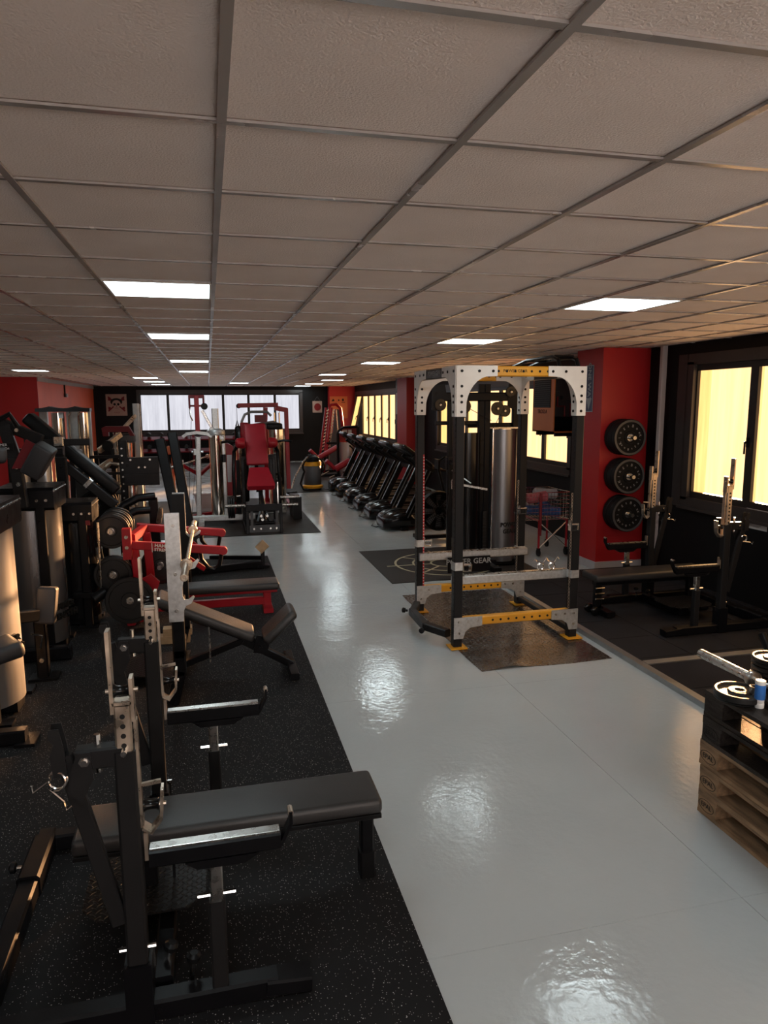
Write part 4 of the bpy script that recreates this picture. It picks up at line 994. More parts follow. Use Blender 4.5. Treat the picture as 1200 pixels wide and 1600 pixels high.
# ================================================================ far machines: red shoulder press
t = thing('shoulder_press', 'plate-loaded shoulder press with bright red seat and back pad facing the camera', 'press machine', (.84, 12.1, .008))
fx0, fx1, fy = .56, 1.11, 11.68
g = G()
for x in (fx0, fx1): g.bar((x, fy, .01), (x, fy+.02, .47), .05, .05, up=(1,0,0)).bar((x, fy, .04), (x, 12.9, .04), .06, .06).bar((x, 12.75, .04), (x, 12.80, 1.20), .06, .06, up=(1,0,0))
g.bar((fx0-.02, fy, .44), (fx1+.02, fy, .44), .08, .11).bar((fx0, 12.8, 1.18), (fx1, 12.8, 1.18), .06, .06).bar((.835, 12.3, .1), (.835, 12.45, .75), .07, .07, up=(1,0,0)).bar((.80, 12.55, .6), (.79, 12.9, 1.6), .06, .06, up=(1,0,0))
g.bar((fx0, 12.3, .30), (fx1, 12.3, .30), .06, .06).bar((.835, 11.7, .40), (.835, 12.5, .62), .06, .06)
part('frame', g, 'black_steel', t)
o = part('front_plate', G().box(fx0+.03, fy-.02, .03, fx1-.03, fy-.008, .15).box(fx0+.05, fy-.01, .15, fx0+.09, fy+.01, .40).box(fx1-.09, fy-.01, .15, fx1-.05, fy+.01, .40), 'grey_plastic', t)
h = G()
for x in (.66, .77, .93, 1.03): h.cyl((x, fy-.03, .09), (x, fy-.018, .09), .016, 8)
for x, z in ((.78,.30),(.88,.30),(.80,.24)): h.cyl((x, fy-.03, z), (x, fy+.10, z), .022, 8)
part('bolt', h, 'steel', o)
part('lever_linkage', G().bar((.72,fy+.1,.12),(.80,fy+.3,.36),.04,.05).bar((.95,fy+.1,.12),(.86,fy+.3,.36),.04,.05).cyl((.68,fy+.08,.17),(1.0,fy+.08,.17),.03,10), 'black_steel', t)
part('seat_pad', G().plate([(-.215,0),(.215,0),(.235,.05),(.165,.52),(.14,.545),(-.14,.545),(-.165,.52),(-.235,.05)], (.815, 11.93, .735), (1,0,0), (0,.87,.50), .085), 'red_vinyl', t)
part('back_pad', G().pad((.802, 12.44, 1.08), (.785, 12.70, 1.78), .375, .085, up=(0,-1,.3), r=.03), 'red_vinyl', t)
for s in (-1, 1):
    part('shoulder_lever', G().lathe((.795+s*.20, 12.48, 1.46), (s,0,0), [(0,0),(.085,.002),(.095,.03),(.085,.13),(.05,.16),(0,.165)], 16), 'red_paint', t)
    part('handle', G().tube([(.795+s*.34, 12.50, 1.47), (.795+s*.46, 12.40, 1.50), (.795+s*.60, 12.35, 1.485)], .022, 8), 'plastic', t)
    part('lever_arm', G().tube([(.795+s*.30, 12.52, 1.46), (.795+s*.38, 12.7, 1.3), (.795+s*.40, 12.75, .9), (.795+s*.40, 12.5, .45)], .032, 8), 'black_steel', t)
    part('plate_horn', G().cyl((.835+s*.30, 12.0, .56-.12*(s < 0)), (.835+s*.62, 12.0, .56-.12*(s < 0)), .025, 12), 'steel', t)
    part('plate_horn', G().cyl((.835+s*.28, 12.2, .40), (.835+s*.62, 12.2, .40), .025, 12), 'steel', t)
part('chrome_ram', G().cyl((.86,12.0,.18),(.84,12.15,.50),.05,12), 'chrome', t)
for k in range(3):
    weight_plate((.36-.04*k, 12.2, .40), (1,0,0), .19, .034, '%s black plate on the left horn of the red shoulder press' % ['inner', 'middle', 'outer'][k], 'iron', group='plates on the red shoulder press', n=28)
# ---------------------------------------------------------------- lat pulldown behind it
Y2 = 15.0
t = thing('lat_pulldown', 'dark red lat pulldown frame with long top arm and hanging rope before the back window', 'cable machine', (1.3, 15, .008))
g = G().bar((.60,Y2,2.10),(1.42,Y2,2.11),.08,.09).bar((1.16,Y2,2.06),(1.15,Y2,1.80),.09,.09,up=(1,0,0)).bar((1.35,Y2,2.05),(1.60,Y2,2.00),.08,.10).bar((1.585,Y2,2.04),(1.60,Y2,.35),.085,.085,up=(1,0,0)).bar((1.15,Y2,1.85),(1.14,Y2,.05),.08,.08,up=(1,0,0)).bar((1.59,Y2-.35,.05),(1.59,Y2+.6,.05),.08,.08).bar((1.14,Y2-.8,.05),(1.14,Y2+.6,.05),.08,.08).bar((1.14,Y2+.5,.05),(1.59,Y2+.5,.05),.08,.08)
part('frame', g, 'red_paint', t)
part('pulley', G().lathe((.615,Y2-.02,2.09),(0,1,0),[(0,0),(.05,0),(.04,.02),(.05,.04),(0,.04)],16), 'plastic', t)
part('cable', G().cyl((.575,Y2,2.06),(.575,Y2,1.80),.005,5).cyl((1.45,Y2,1.98),(1.45,Y2,.5),.006,5), 'cable', t)
part('triceps_rope', G().tube([(.545,Y2,1.42),(.55,Y2,1.68),(.575,Y2,1.80),(.60,Y2,1.68),(.61,Y2,1.42)], .016, 8), 'plastic', t)
for s in (0, 1): part('rope_knob', G().lathe((.545+.065*s,Y2,1.40),(0,0,1),[(0,0),(.03,.004),(.03,.03),(0,.035)],10), 'plastic', t)
ws = G()
for k in range(16): ws.box(1.30,Y2-.08,.12+k*.06,1.48,Y2+.08,.172+k*.06)
part('weight_stack', ws, 'iron', t, kind='stuff')
part('guide_rod', G().cyl((1.34,Y2,.1),(1.34,Y2,1.95),.014,8).cyl((1.44,Y2,.1),(1.44,Y2,1.95),.014,8), 'chrome', t)
part('swivel_link', G().tube([(1.40,Y2-.1,1.5),(1.46,Y2-.14,1.42),(1.40,Y2-.16,1.34),(1.44,Y2-.1,1.20)], .014, 6), 'chrome', t)
part('foot_box', G().box(1.46, Y2-2.0, .01, 1.62, Y2-1.4, .42), 'plastic', t)
# ---------------------------------------------------------------- selectorized machine just behind the red seat
Y3 = 13.9
t = thing('row_machine', 'grey framed row machine with golden lit weight shroud right behind the red shoulder press', 'weight machine', (1.0, 13.9, .008))
g = G().tube([(.62,Y3,.05),(.62,Y3,1.80),(.68,Y3,1.93),(.80,Y3,1.98),(1.10,Y3,1.98),(1.18,Y3,1.90)], .026, 8).tube([(.66,Y3+.02,1.70),(1.22,Y3+.02,1.78),(1.36,Y3,1.72),(1.40,Y3,1.5),(1.40,Y3,.05)], .03, 8).bar((.60,Y3,.04),(1.42,Y3,.04),.08,.07).bar((1.0,Y3-.5,.04),(1.0,Y3+.3,.04),.08,.07)
part('frame', g, 'aluminium', t)
part('weight_shroud', shroud(G(), (1.26,Y3+.02), .15, .10, 1.64), 'mirror_steel', t)
part('shroud_cap', G().pad((1.08,Y3-.02,1.70),(1.38,Y3-.02,1.70),.26,.12,r=.03), 'plastic', t)
part('back_support', G().pad((1.20,Y3-.30,.80),(1.18,Y3-.25,1.18),.23,.09,up=(0,-1,0),r=.03), 'vinyl', t)
part('seat_pad', G().pad((1.15,Y3-.62,.72),(1.15,Y3-.28,.74),.30,.08,r=.03), 'vinyl', t)
part('display_panel', G().box(.86,Y3-.06,1.78,1.08,Y3-.04,1.92), 'dark_red_paint', t)
part('left_cover', G().pad((.60,Y3-.05,.25),(.60,Y3-.05,1.72),.10,.24,up=(1,0,0),r=.05), 'gloss_plastic', t)
part('red_cover', G().pad((.66,Y3-.08,1.30),(.66,Y3-.08,1.78),.06,.16,up=(1,0,0),r=.02), 'red_paint', t)
part('chrome_post', G().cyl((.52,Y3-.2,.1),(.54,Y3-.2,1.35),.055,14), 'chrome', t)
# ---------------------------------------------------------------- cable column, left of the red press
Y4 = 13.0
t = thing('cable_column', 'silver and red cable column with a spreading top bar before the back windows', 'cable machine', (-.1, 13, .008))
x = -.19
part('lower_post', G().bar((x-.04,Y4,.06),(x,Y4,1.55),.10,.09,up=(1,0,0)), 'galvanised', t)
part('upper_post', G().bar((x,Y4,1.62),(x-.0,Y4,2.27),.095,.08,up=(1,0,0)), 'red_paint', t)
part('top_yoke', G().bar((x-.13,Y4,2.26),(x+.13,Y4,2.26),.05,.06).bar((x-.12,Y4,2.28),(x-.12,Y4,2.06),.035,.035,up=(1,0,0)).bar((x+.12,Y4,2.28),(x+.12,Y4,2.04),.035,.035,up=(1,0,0)).bar((x-.13,Y4,2.10),(x+.13,Y4,2.10),.03,.035), 'dark_red_paint', t)
part('pulley', G().lathe((x+.13,Y4-.02,2.09),(0,1,0),[(0,0),(.06,0),(.05,.02),(.06,.04),(0,.04)],14), 'plastic', t)
part('hand_grip', G().tube([(x-.12,Y4-.02,2.06),(x-.11,Y4-.04,1.92),(x-.08,Y4-.03,1.84)], .014, 6), 'chrome', t)
part('spreader_bar', G().strip([(x-.26,Y4-.03,1.56),(x-.19,Y4-.03,1.61),(x-.02,Y4-.03,1.635),(x+.16,Y4-.03,1.61),(x+.24,Y4-.03,1.56)], .10, .05, (0,1,0)), 'galvanised', t)
part('clamp', G().bar((x-.03,Y4,1.24),(x-.03,Y4,1.34),.13,.13,up=(1,0,0)).cyl((x-.12,Y4,1.29),(x+.08,Y4,1.29),.02,8), 'galvanised', t)
part('strut', G().bar((x+.09,Y4,2.02),(x+.30,Y4,1.60),.05,.08,up=(0,1,0)), 'steel', t)
part('strut_joint', G().bar((x+.22,Y4,1.72),(x+.42,Y4,1.52),.07,.10,up=(0,1,0)), 'galvanised', t)
part('base', G().bar((x-.30,Y4-.05,.10),(x+.95,Y4-.05,.10),.12,.10).bar((x-.30,Y4+.35,.05),(x+.95,Y4+.35,.05),.08,.08).bar((x+.0,Y4-.4,.05),(x+.0,Y4+.5,.05),.10,.08), 'galvanised', t)
part('cable', G().tube([(x-.10,Y4-.03,1.84),(x-.16,Y4-.03,1.2),(x-.2,Y4,.2)], .004, 5).tube([(x-.02,Y4-.05,1.55),(x-.16,Y4-.05,.15)], .004, 5), 'cable', t)
part('mirror_column', shroud(G(), (.115,Y4+.05), .12, .10, 1.62), 'mirror_steel', t, 'polished curved shroud')
part('shroud_top', G().lathe((.115,Y4+.05,1.58),(0,0,1),[(0,0),(.16,0),(.17,.03),(.15,.09),(.08,.12),(0,.12)],18), 'galvanised', t)
part('back_post', G().bar((.235,Y4+.05,.05),(.225,Y4+.05,1.66),.10,.10,up=(1,0,0)).bar((.12,Y4+.12,1.62),(.12,Y4+.12,2.05),.12,.12,up=(1,0,0)), 'galvanised', t)
part('pin_block', G().bar((.25,Y4-.03,1.10),(.25,Y4-.03,1.24),.06,.06,up=(1,0,0)), 'plastic', t)
# ---------------------------------------------------------------- red machine with rounded cover
Y5 = 13.5
t = thing('leg_curl', 'red leg machine with a tall rounded red cover left of the red seat', 'weight machine', (.45, 13.5, .008))
part('cover', G().plate([(0,.05),(.20,.05),(.24,.7),(.24,1.15),(.20,1.30),(.10,1.36),(.0,1.36)], (.22,Y5-.1,.06), (1,0,0), (0,0,1), .30), 'red_paint', t)
part('cover_panel', G().plate([(.08,.65),(.15,.65),(.17,1.15),(.08,1.15)], (.22,Y5-.254,.06), (1,0,0), (0,0,1), .006), 'dark_shroud', t)
part('frame', G().bar((.50,Y5-.1,.05),(.49,Y5-.1,1.1),.06,.08,up=(1,0,0)).bar((.2,Y5-.15,.04),(.9,Y5-.15,.04),.08,.07).bar((.35,Y5-.6,.04),(.35,Y5+.4,.04),.08,.07), 'black_steel', t)
part('roller_arm', G().tube([(.38,Y5-.2,1.30),(.52,Y5-.3,1.42),(.62,Y5-.3,1.45)], .022, 8), 'steel', t)
part('foot_pad', G().cyl((.28,Y5-.35,.46),(.52,Y5-.35,.46),.02,10), 'chrome', t)
part('stack', G().box(.36,Y5-.15,.1,.46,Y5+.1,1.0), 'iron', t)
# ---------------------------------------------------------------- red bench with barbell, further left
Y6 = 11.0
t = thing('olympic_bench', 'red frame bench holding a steel barbell behind the cable column', 'bench', (-.5, 13.9, .008))
A_, B_, C_, D_ = V((-0.561, 13.45, 1.069)), V((-0.2, 13.7, 0.824)), V((0.069, 14, 1.035)), V((-0.69, 13.8, 1.296))
part('frame', G().bar((A_.x,A_.y,.04), A_, .08,.08,up=(1,0,0)).bar(A_, B_, .06,.06).bar(B_, C_, .06,.06).bar((C_.x,C_.y,.04),C_,.07,.07,up=(1,0,0)).bar((A_.x,A_.y,.05),(C_.x,C_.y,.05),.07,.07).bar((A_.x,A_.y+.25,.05),(A_.x,A_.y+.25,1.3),.10,.06,up=(1,0,0)), 'red_paint', t)
part('bar_cup', G().plate([(-.05,-.05),(.07,-.05),(.07,.03),(.045,.03),(.03,-.01),(-.05,-.01)], A_+V((.02,-.02,.03)), (1,0,0), (0,0,1), .05), 'steel', t)
part('head_pad', G().pad(D_+V((-.12,.25,-.02)), D_+V((.12,.25,-.02)), .22,.16,up=(0,0,1),r=.05).bar(D_+V((0,.25,-.1)),D_+V((0,.25,-.9)),.05,.05,up=(1,0,0)), 'orange_board', t)
barbell((-0.764, 13, 0.997), (0.102, 14.4, 1.168), 'steel barbell racked on the red bench, its gold sleeve toward the camera', 'steel', sleeve=.30, sm='steel')
single('floor_platform', G().box(-.62,14.35,.008,.55,16.2,.03), 'aluminium', 'pale striped platform board on the floor behind the cable column', 'platform', loc=(0,15,.008))
t = thing('storage_box', 'translucent white plastic box behind the red bench', 'box', (-.1,15.0,.03))
part('tub', G().plate([(-.20,0),(.20,0),(.25,.28),(-.25,.28)], (-.10,15.0,.03), (1,0,0), (0,0,1), .35), 'paper', t)
part('lid', G().box(-.37,14.81,.31,.17,15.19,.335), 'bottle_white', t)
# dumbbell rack by the back wall
t = thing('dumbbell_rack', 'red two-tier dumbbell rack along the black wall under the back windows', 'rack', (-.8, 26.2, 0))
for z in (.52, .95): part('shelf', G().bar((-2.3,26.2,z),(1.2,26.2,z),.30,.05,up=(0,-.35,1)), 'dark_red_paint', t)
for x in (-2.3,-.55,1.2): part('post', G().bar((x,26.35,0),(x,26.35,1.10),.08,.08,up=(1,0,0)).bar((x,26.0,.04),(x,26.6,.04),.08,.07), 'dark_red_paint', t)
for k in range(16):
    z = 1.10 if k < 8 else .67; x = -2.05+.42*(k % 8); r = .075-.002*(k % 8)
    d = thing('dumbbell', '%s black dumbbell from the left on the %s shelf of the red rack' % (['first','second','third','fourth','fifth','sixth','seventh','eighth'][k % 8], 'upper' if k < 8 else 'lower'), 'dumbbell', (x,26.15,z), 'dumbbells on the red rack')
    part('handle', G().cyl((x,26.05,z),(x,26.25,z),.016,8), 'steel', d)
    for s in (0, 1): part('head', G().lathe((x,25.97+s*.24,z),(0,1,0),[(0,0),(r-.01,0),(r,.012),(r,.108),(r-.01,.12),(0,.12)],12), 'iron', d)
# ---------------------------------------------------------------- notched red tower, far right
Y7 = 22.0
t = thing('notched_rack', 'tall red rack with two leaning notched uprights and grey panel at the far right', 'rack', (3.6, 22.3, .008))
for k, (xt, xb) in enumerate(((3.56, 3.27), (3.745, 3.46))):
    u = part('notched_upright', G().bar((xb,Y7-.02,.02),(xt,Y7,2.02),.085,.06,up=(1,0,0)), ['red_paint','red_paint'][k], t)
    nt_ = G()
    for i in range(13):
        f = .34+.05*i; p = V((xb,Y7,0)).lerp(V((xt,Y7,2.02)), f)
        nt_.plate([(.03,.0),(.11,.035),(.11,.075),(.085,.075),(.08,.05),(.03,.045)], p, (1,0,0), (0,0,1), .03)
    part('notch', nt_, 'steel', u)
part('arch', G().tube([(3.50,Y7+.25,.05),(3.70,Y7+.2,2.0),(3.76,Y7+.2,2.10),(3.92,Y7+.2,2.12),(4.05,Y7+.2,2.0),(4.12,Y7+.2,1.4),(4.22,Y7+.25,.05)], .05, 10), 'red_paint', t)
part('grey_panel', G().plate([(.0,.05),(.52,.05),(.36,1.88),(.30,1.95),(.20,1.95)], (3.68,Y7+.25,.02), (1,0,0), (0,0,1), .05), 'grey_plastic', t)
part('cross_tube', G().bar((3.42,Y7,.03),(4.3,Y7+.3,.05),.08,.07).cyl((3.55,Y7-.05,.92),(4.1,Y7-.05,.92),.03,10), 'black_steel', t)
part('guide_rod', G().cyl((3.62,Y7+.1,.1),(3.80,Y7+.1,1.95),.02,8).cyl((4.02,Y7+.1,.1),(3.90,Y7+.1,1.95),.02,8), 'steel', t)
# ---------------------------------------------------------------- selectorized leg machine with bent frame
Y8 = 19.4
t = thing('leg_extension', 'black leg machine with clear shield, display and red V-shaped pads behind the vacuum', 'weight machine', (3.7, 19, .008))
part('frame', G().tube([(3.46,Y8,.02),(3.46,Y8,1.30),(3.50,Y8,1.40),(3.62,Y8,1.48),(4.02,Y8,1.50)], .04, 8).bar((4.02,Y8,.02),(4.02,Y8,1.5),.08,.08,up=(1,0,0)).bar((3.3,Y8-.9,.05),(4.2,Y8-.9,.05),.08,.08).bar((3.74,Y8-1.2,.05),(3.74,Y8,.05),.08,.08).bar((3.45,Y8-.9,.05),(3.45,Y8-.9,.35),.07,.07,up=(1,0,0)), 'black_steel', t)
part('head_plate', G().box(3.50,Y8-.03,1.08,4.0,Y8+.03,1.46), 'dark_red_paint', t)
o = part('display', G().box(3.58,Y8-.045,1.30,3.72,Y8-.03,1.42).box(3.75,Y8-.045,1.30,3.84,Y8-.03,1.42), 'paper', t)
part('shield', shroud(G(), (3.75,Y8+.02), .24, .15, 1.08), 'shroud', t)
part('back_pad', G().bar((3.22,Y8-.9,.42),(4.02,Y8-.9,.86),.26,.15,up=(0,0,1),c=.05), 'red_vinyl', t)
part('seat_pad', G().bar((2.98,Y8-.9,.65),(3.20,Y8-.9,.43),.26,.10,up=(0,0,1),c=.03), 'red_vinyl', t)
part('pad_band', G().bar((3.62,Y8-.9,.64),(3.68,Y8-.9,.675),.28,.17,up=(0,0,1)), 'black_steel', t)
part('roller_bar', G().cyl((2.80,Y8-.9,.24),(3.05,Y8-.9,.36),.02,8).cyl((3.06,Y8-.9,.19),(3.2,Y8-.9,.25),.02,8), 'chrome', t)
part('grip', G().tube([(3.58,Y8-1.05,1.05),(3.68,Y8-1.05,.95),(3.70,Y8-1.05,.55)], .025, 8), 'plastic', t)
Y9 = 20.6
t = thing('leg_machine', 'black framed leg machine with red V-shaped pads farther behind the vacuum', 'weight machine', (3.2, 20.6, .008))
part('back_pad', G().bar((3.08,Y9,.56),(3.70,Y9,.90),.26,.13,up=(0,0,1),c=.04), 'red_vinyl', t)
part('seat_pad', G().bar((2.84,Y9,.80),(3.07,Y9,.57),.26,.10,up=(0,0,1),c=.03), 'red_vinyl', t)
part('frame', G().bar((3.1,Y9,.02),(3.3,Y9,.60),.08,.08,up=(1,0,0)).bar((2.9,Y9,.05),(3.9,Y9,.05),.08,.08).bar((3.8,Y9,.02),(3.75,Y9,.95),.08,.08,up=(1,0,0)), 'black_steel', t)
# posters on the back wall
yb = YB-.001
def sheet(name, x0, x1, z0, z1, m, label, cat): 
    t = thing(name, label, cat, ((x0+x1)/2, yb, (z0+z1)/2)); part('sheet', G().box(x0, yb-.008, z0, x1, yb, z1), m, t); return t
t = sheet('skull_flag', -3.50, -2.80, 1.76, 2.52, 'cream_cloth', 'cream flag with a skull and crossed blades on the black back wall', 'flag')
cx, cz, fy_ = -3.15, 2.16, yb-.0105
def disc(g, x, z, rx, rz, n=20, y=fy_): g.plate([(rx*cos(2*PI*i/n), rz*sin(2*PI*i/n)) for i in range(n)], (x, y, z), (1,0,0), (0,0,1), .003)
g = G(); g.bar((cx-.28,fy_,cz-.24),(cx+.27,fy_,cz+.27),.003,.045,up=(0,0,1)).bar((cx+.28,fy_,cz-.24),(cx-.27,fy_,cz+.27),.003,.045,up=(0,0,1))
for s in (-1, 1): g.plate([(0,0),(.11,.02),(.10,.14),(.02,.13)], (cx+s*.17, fy_, cz+.12), (s,0,0), (0,0,1), .003); g.plate([(0,0),(.10,-.02),(.10,.09),(.02,.08)], (cx+s*.18, fy_, cz-.17), (s,0,0), (0,0,1), .003)
part('blade_print', g, 'dark_red_paint', t)
g = G(); disc(g, cx, cz+.09, .20, .13, y=fy_-.002); part('cap_print', g, 'black_print', t)
g = G(); disc(g, cx, cz+.02, .145, .13, y=fy_-.004); g.box(cx-.075, fy_-.006, cz-.17, cx+.075, fy_-.003, cz-.05); part('skull_print', g, 'cream_cloth', t)
g = G()
for s in (-1, 1): disc(g, cx+s*.062, cz+.005, .042, .045, 14, fy_-.0068)
g.plate([(-.022,0),(.022,0),(0,.05)], (cx, fy_-.0068, cz-.075), (1,0,0), (0,0,1), .002)
for k in range(4): g.box(cx-.052+k*.032, fy_-.008, cz-.155, cx-.046+k*.032, fy_-.0062, cz-.10)
part('face_print', g, 'black_print', t); part('lettering', text_geo('M.A.D', .07, (cx, fy_, cz-.29), (1,0,0), (0,0,1), .002), 'dark_red_paint', t)
t = sheet('round_emblem_poster', 3.86, 4.22, 1.82, 2.25, 'cream_cloth', 'small tan poster with a dark round emblem, on a nail on the back wall', 'poster')
g = G(); disc(g, 4.05, 2.03, .13, .14); part('emblem', g, 'dark_red_paint', t); part('hanging_wire', G().tube([(3.92,yb-.004,2.25),(4.04,yb-.004,2.42),(4.16,yb-.004,2.25)], .006, 5), 'grey_plastic', t)
t = thing('orange_board', 'orange board with black symbols on the red corner wall at the far right', 'board', (4.8, 26.6, 2))
part('sheet', G().box(4.46,26.605,1.60,5.13,26.619,2.42), 'orange_board', t)
g = G().plate([(.0,.0),(.10,.0),(.12,.05),(.06,.09)], (4.52,26.603,2.24),(1,0,0),(0,0,1),.003).box(4.90,26.6015,2.19,5.04,26.604,2.21)
disc(g, 4.80, 2.28, .03, .03, 12, 26.603); disc(g, 4.96, 2.29, .04, .05, 12, 26.603); part('symbol', g, 'black_print', t)
t = thing('wall_camera', 'small grey box on a black conduit on the left red wall', 'fixture', (XL2+.01, 21.7, 2.5))
part('conduit', G().cyl((XL2+.02,21.7,2.70),(XL2+.02,21.7,2.42),.022,8).box(XL2,21.64,2.36,XL2+.05,21.76,2.46), 'black_steel', t); part('socket_box', G().box(XL2,21.80,2.36,XL2+.05,21.98,2.46), 'conduit', t)

# ================================================================ incline bench press with barbell
YA, YBk = 5.02, 6.10
t = thing('incline_bench', 'black incline bench with galvanised hook plates and sunlit pads behind the nearest rack', 'bench', (0, 5.5, .008))
for y, near in ((YA, 1), (YBk, 0)):
    u = G().bar((-.265, y, .35), (-.265, y, 1.375), .085, .085, up=(1,0,0)).bar((-.265, y, .40), (-.265, y, .22), .085, .085, up=(1,0,0)).bar((-.265, y, .25), (-.325, y, .01), .085, .085, up=(1,0,0))
    o = part('upright', u, 'black_steel', t)
    pl = [(-.048,.62),(.05,.62),(.055,.70),(.07,.73),(.105,.745),(.13,.79),(.12,.80),(.09,.775),(.06,.775),(.05,.80),(.05,.86),(.07,.955),(.095,.985),(.14,.995),(.172,1.05),(.16,1.06),(.12,1.022),(.075,1.02),(.052,1.05),(.05,1.385),(-.048,1.385)]
    s = -1 if near else 1
    hp = part('hook_plate', G().plate(pl, (-.272, y+s*.050, 0), (1,0,0), (0,0,1), .012), 'galvanised', t)
    if not near: part('hook_plate', G().plate([(-.05,.62),(.05,.62),(.05,.86),(.095,.985),(.14,.995),(.172,1.05),(.12,1.022),(.075,1.02),(.05,1.05),(.05,1.385),(-.05,1.385)], (-.272, y-.050, 0), (1,0,0), (0,0,1), .010), 'black_steel', t)
    b = G()
    for z in (.70, .96, 1.30): b.cyl((-.265, y+s*.052, z), (-.265, y+s*.066, z), .013, 10)
    part('bolt', b, 'steel', hp)
part('cross_beam', G().bar((-.29, YA, .15), (-.29, YBk, .15), .07, .07).bar((-.28, YA, .50), (-.28, YBk, .50), .06, .06), 'black_steel', t)
part('back_pad', G().pad((-.44, 5.50, .665), (.275, 5.50, .315), .29, .075, r=.025, k=4), 'vinyl', t)
part('seat_pad', G().pad((.36, 5.50, .275), (.60, 5.50, .50), .30, .075, r=.03, k=4), 'vinyl', t)
part('bench_beam', G().bar((-.40, 5.5, .595), (.30, 5.5, .25), .06, .05).bar((.20, 5.5, .27), (.58, 5.5, .04), .07, .06).bar((-.30, 5.5, .10), (.22, 5.5, .28), .06, .05), 'black_steel', t)
part('foot', G().bar((.57, 5.22, .035), (.57, 5.78, .035), .07, .05), 'black_steel', t)
part('seat_bracket', G().plate([(-.06,-.06),(.05,-.08),(.08,.05),(-.03,.08)], (.33, 5.46, .235), (1,0,0), (0,0,1), .012).cyl((.33,5.42,.22),(.33,5.58,.22),.012,8), 'black_steel', t)
part('support_rod', G().cyl((-.06, 5.40, .15), (-.06, 5.40, .46), .007, 6), 'steel', t)
part('spotter_plate', G().plate([(-.30,-.15),(.22,-.30),(.28,.30),(-.30,.30)], (-.50, 5.60, .085), (1,0,0), (0,1,0), .008), 'tread_plate', t)
part('plate_post', G().box(-.55, 5.5, .008, -.45, 5.7, .08), 'black_steel', t)
barbell((-.190, 4.55, 1.037), (-.168, 6.75, 1.037), 'brass-lit barbell resting in the hooks of the incline bench', 'lit_worn_steel', sm='lit_worn_steel')
spring_collar((-.128, 7.605, .755), (.1, .1, -1), (0, -1, .2), 'chrome spring collar hanging on the red press beside the incline bench')
for k, (x0, x1, y, z0, z1) in enumerate(((-.50,-.24,6.42,.008,.075),(-.47,-.22,6.43,.0755,.14))):
    single('wood_block', G().box(x0, y-.05, z0, x1, y+.06, z1), 'plywood', ['lower pale plywood block under the incline bench','upper pale plywood block under the incline bench'][k], 'block', 'plywood blocks', loc=((x0+x1)/2, y, z0))
# ================================================================ red plate-loaded bench press
t = thing('red_bench_press', 'red plate-loaded lying bench press with black pad and looped handles', 'press machine', (0, 7.25, .008))
YN, YFa = 6.97, 7.58
part('frame', G().bar((-.70,7.12,.01),(-.755,7.12,.84),.075,.08,up=(1,0,0)).bar((-.62,7.42,.01),(-.655,7.42,.84),.075,.08,up=(1,0,0)).bar((-.8,6.98,.05),(-.8,7.65,.05),.08,.08).bar((-.78,7.25,.10),(.52,7.25,.10),.07,.08).bar((.52,7.25,.01),(.52,7.25,.22),.075,.08,up=(1,0,0)).bar((.52,7.08,.03),(.52,7.42,.03),.10,.05).bar((-.30,7.25,.12),(-.34,7.25,.24),.07,.07,up=(1,0,0)).bar((-.76,7.0,.86),(-.68,7.6,.86),.08,.08), 'red_paint', t)
part('bench_pad', G().pad((-.60,7.25,.272),(.64,7.25,.272),.29,.075,r=.022,k=3), 'vinyl', t)
part('pad_rail', G().bar((-.58,7.25,.215),(.62,7.25,.215),.16,.035), 'red_paint', t)
for y, z, e in ((YN, .805, 0), (YFa, .875, 1)):
    a = part('press_arm', G().bar((-.76,y,z),(.10,y,z-.10),.06,.078), 'red_paint', t)
    part('arm_end', G().cyl((.09,y-.034,z-.10),(.09,y+.034,z-.10),.040,14), 'red_paint', a)
    part('loop_handle', G().tube([(-.13,y+.02,z-.06),(-.12,y+.03,z-.18),(-.06,y+.05,z-.27),(.0,y+.06,z-.295),(.05,y+.05,z-.25),(.075,y+.02,z-.12)], .020, 8), 'plastic', a)
    part('arm_brace', G().bar((-.35,y,z-.08),(-.10,y+.12*(1-e),z-.30),.045,.05), 'red_paint', a)
    if not e:
        part('lettering', join(text_geo('HAMMER', .046, (-.545,y-.0322,z-.012), (1,0,-.12), (.12,0,1), .0015, 'LEFT', .0012), text_geo('STRENGTH', .040, (-.55,y-.0322,z-.052), (1,0,-.12), (.12,0,1), .0015, 'LEFT', .001), G().box(-.572,y-.033,z-.075,-.565,y-.031,z+.012)), 'white_print', a)
part('end_box', G().box(-.825,6.86,.685,-.748,6.96,.975), 'red_paint', t)
b = G()
for z in (.90, .80): b.cyl((-.787,6.845,z),(-.787,6.862,z),.017,10)
part('bolt', b, 'steel', t)
part('pivot_bracket', G().plate([(-.08,-.08),(.06,-.10),(.10,.02),(.02,.10),(-.06,.06)], (-.62,7.02,.40), (1,0,0), (0,0,1), .05), 'red_paint', t)
for y, x, z, yo in ((6.86,-.79,.292,7.10),(7.70,-.55,.46,7.45)): part('plate_horn', G().cyl((x,y,z),(x,yo,z),.024,12), 'steel', t)
weight_plate((-.79, 6.90, .292), (0,1,0), .225, .038, 'large black weight plate on the low horn of the red press, nearest', 'iron', lip=.035, hub=.075, n=40)
weight_plate((-.55, 7.64, .46), (0,1,0), .20, .038, 'black weight plate on the far horn of the red press, above its bench', 'iron', lip=.03, hub=.06, n=36)
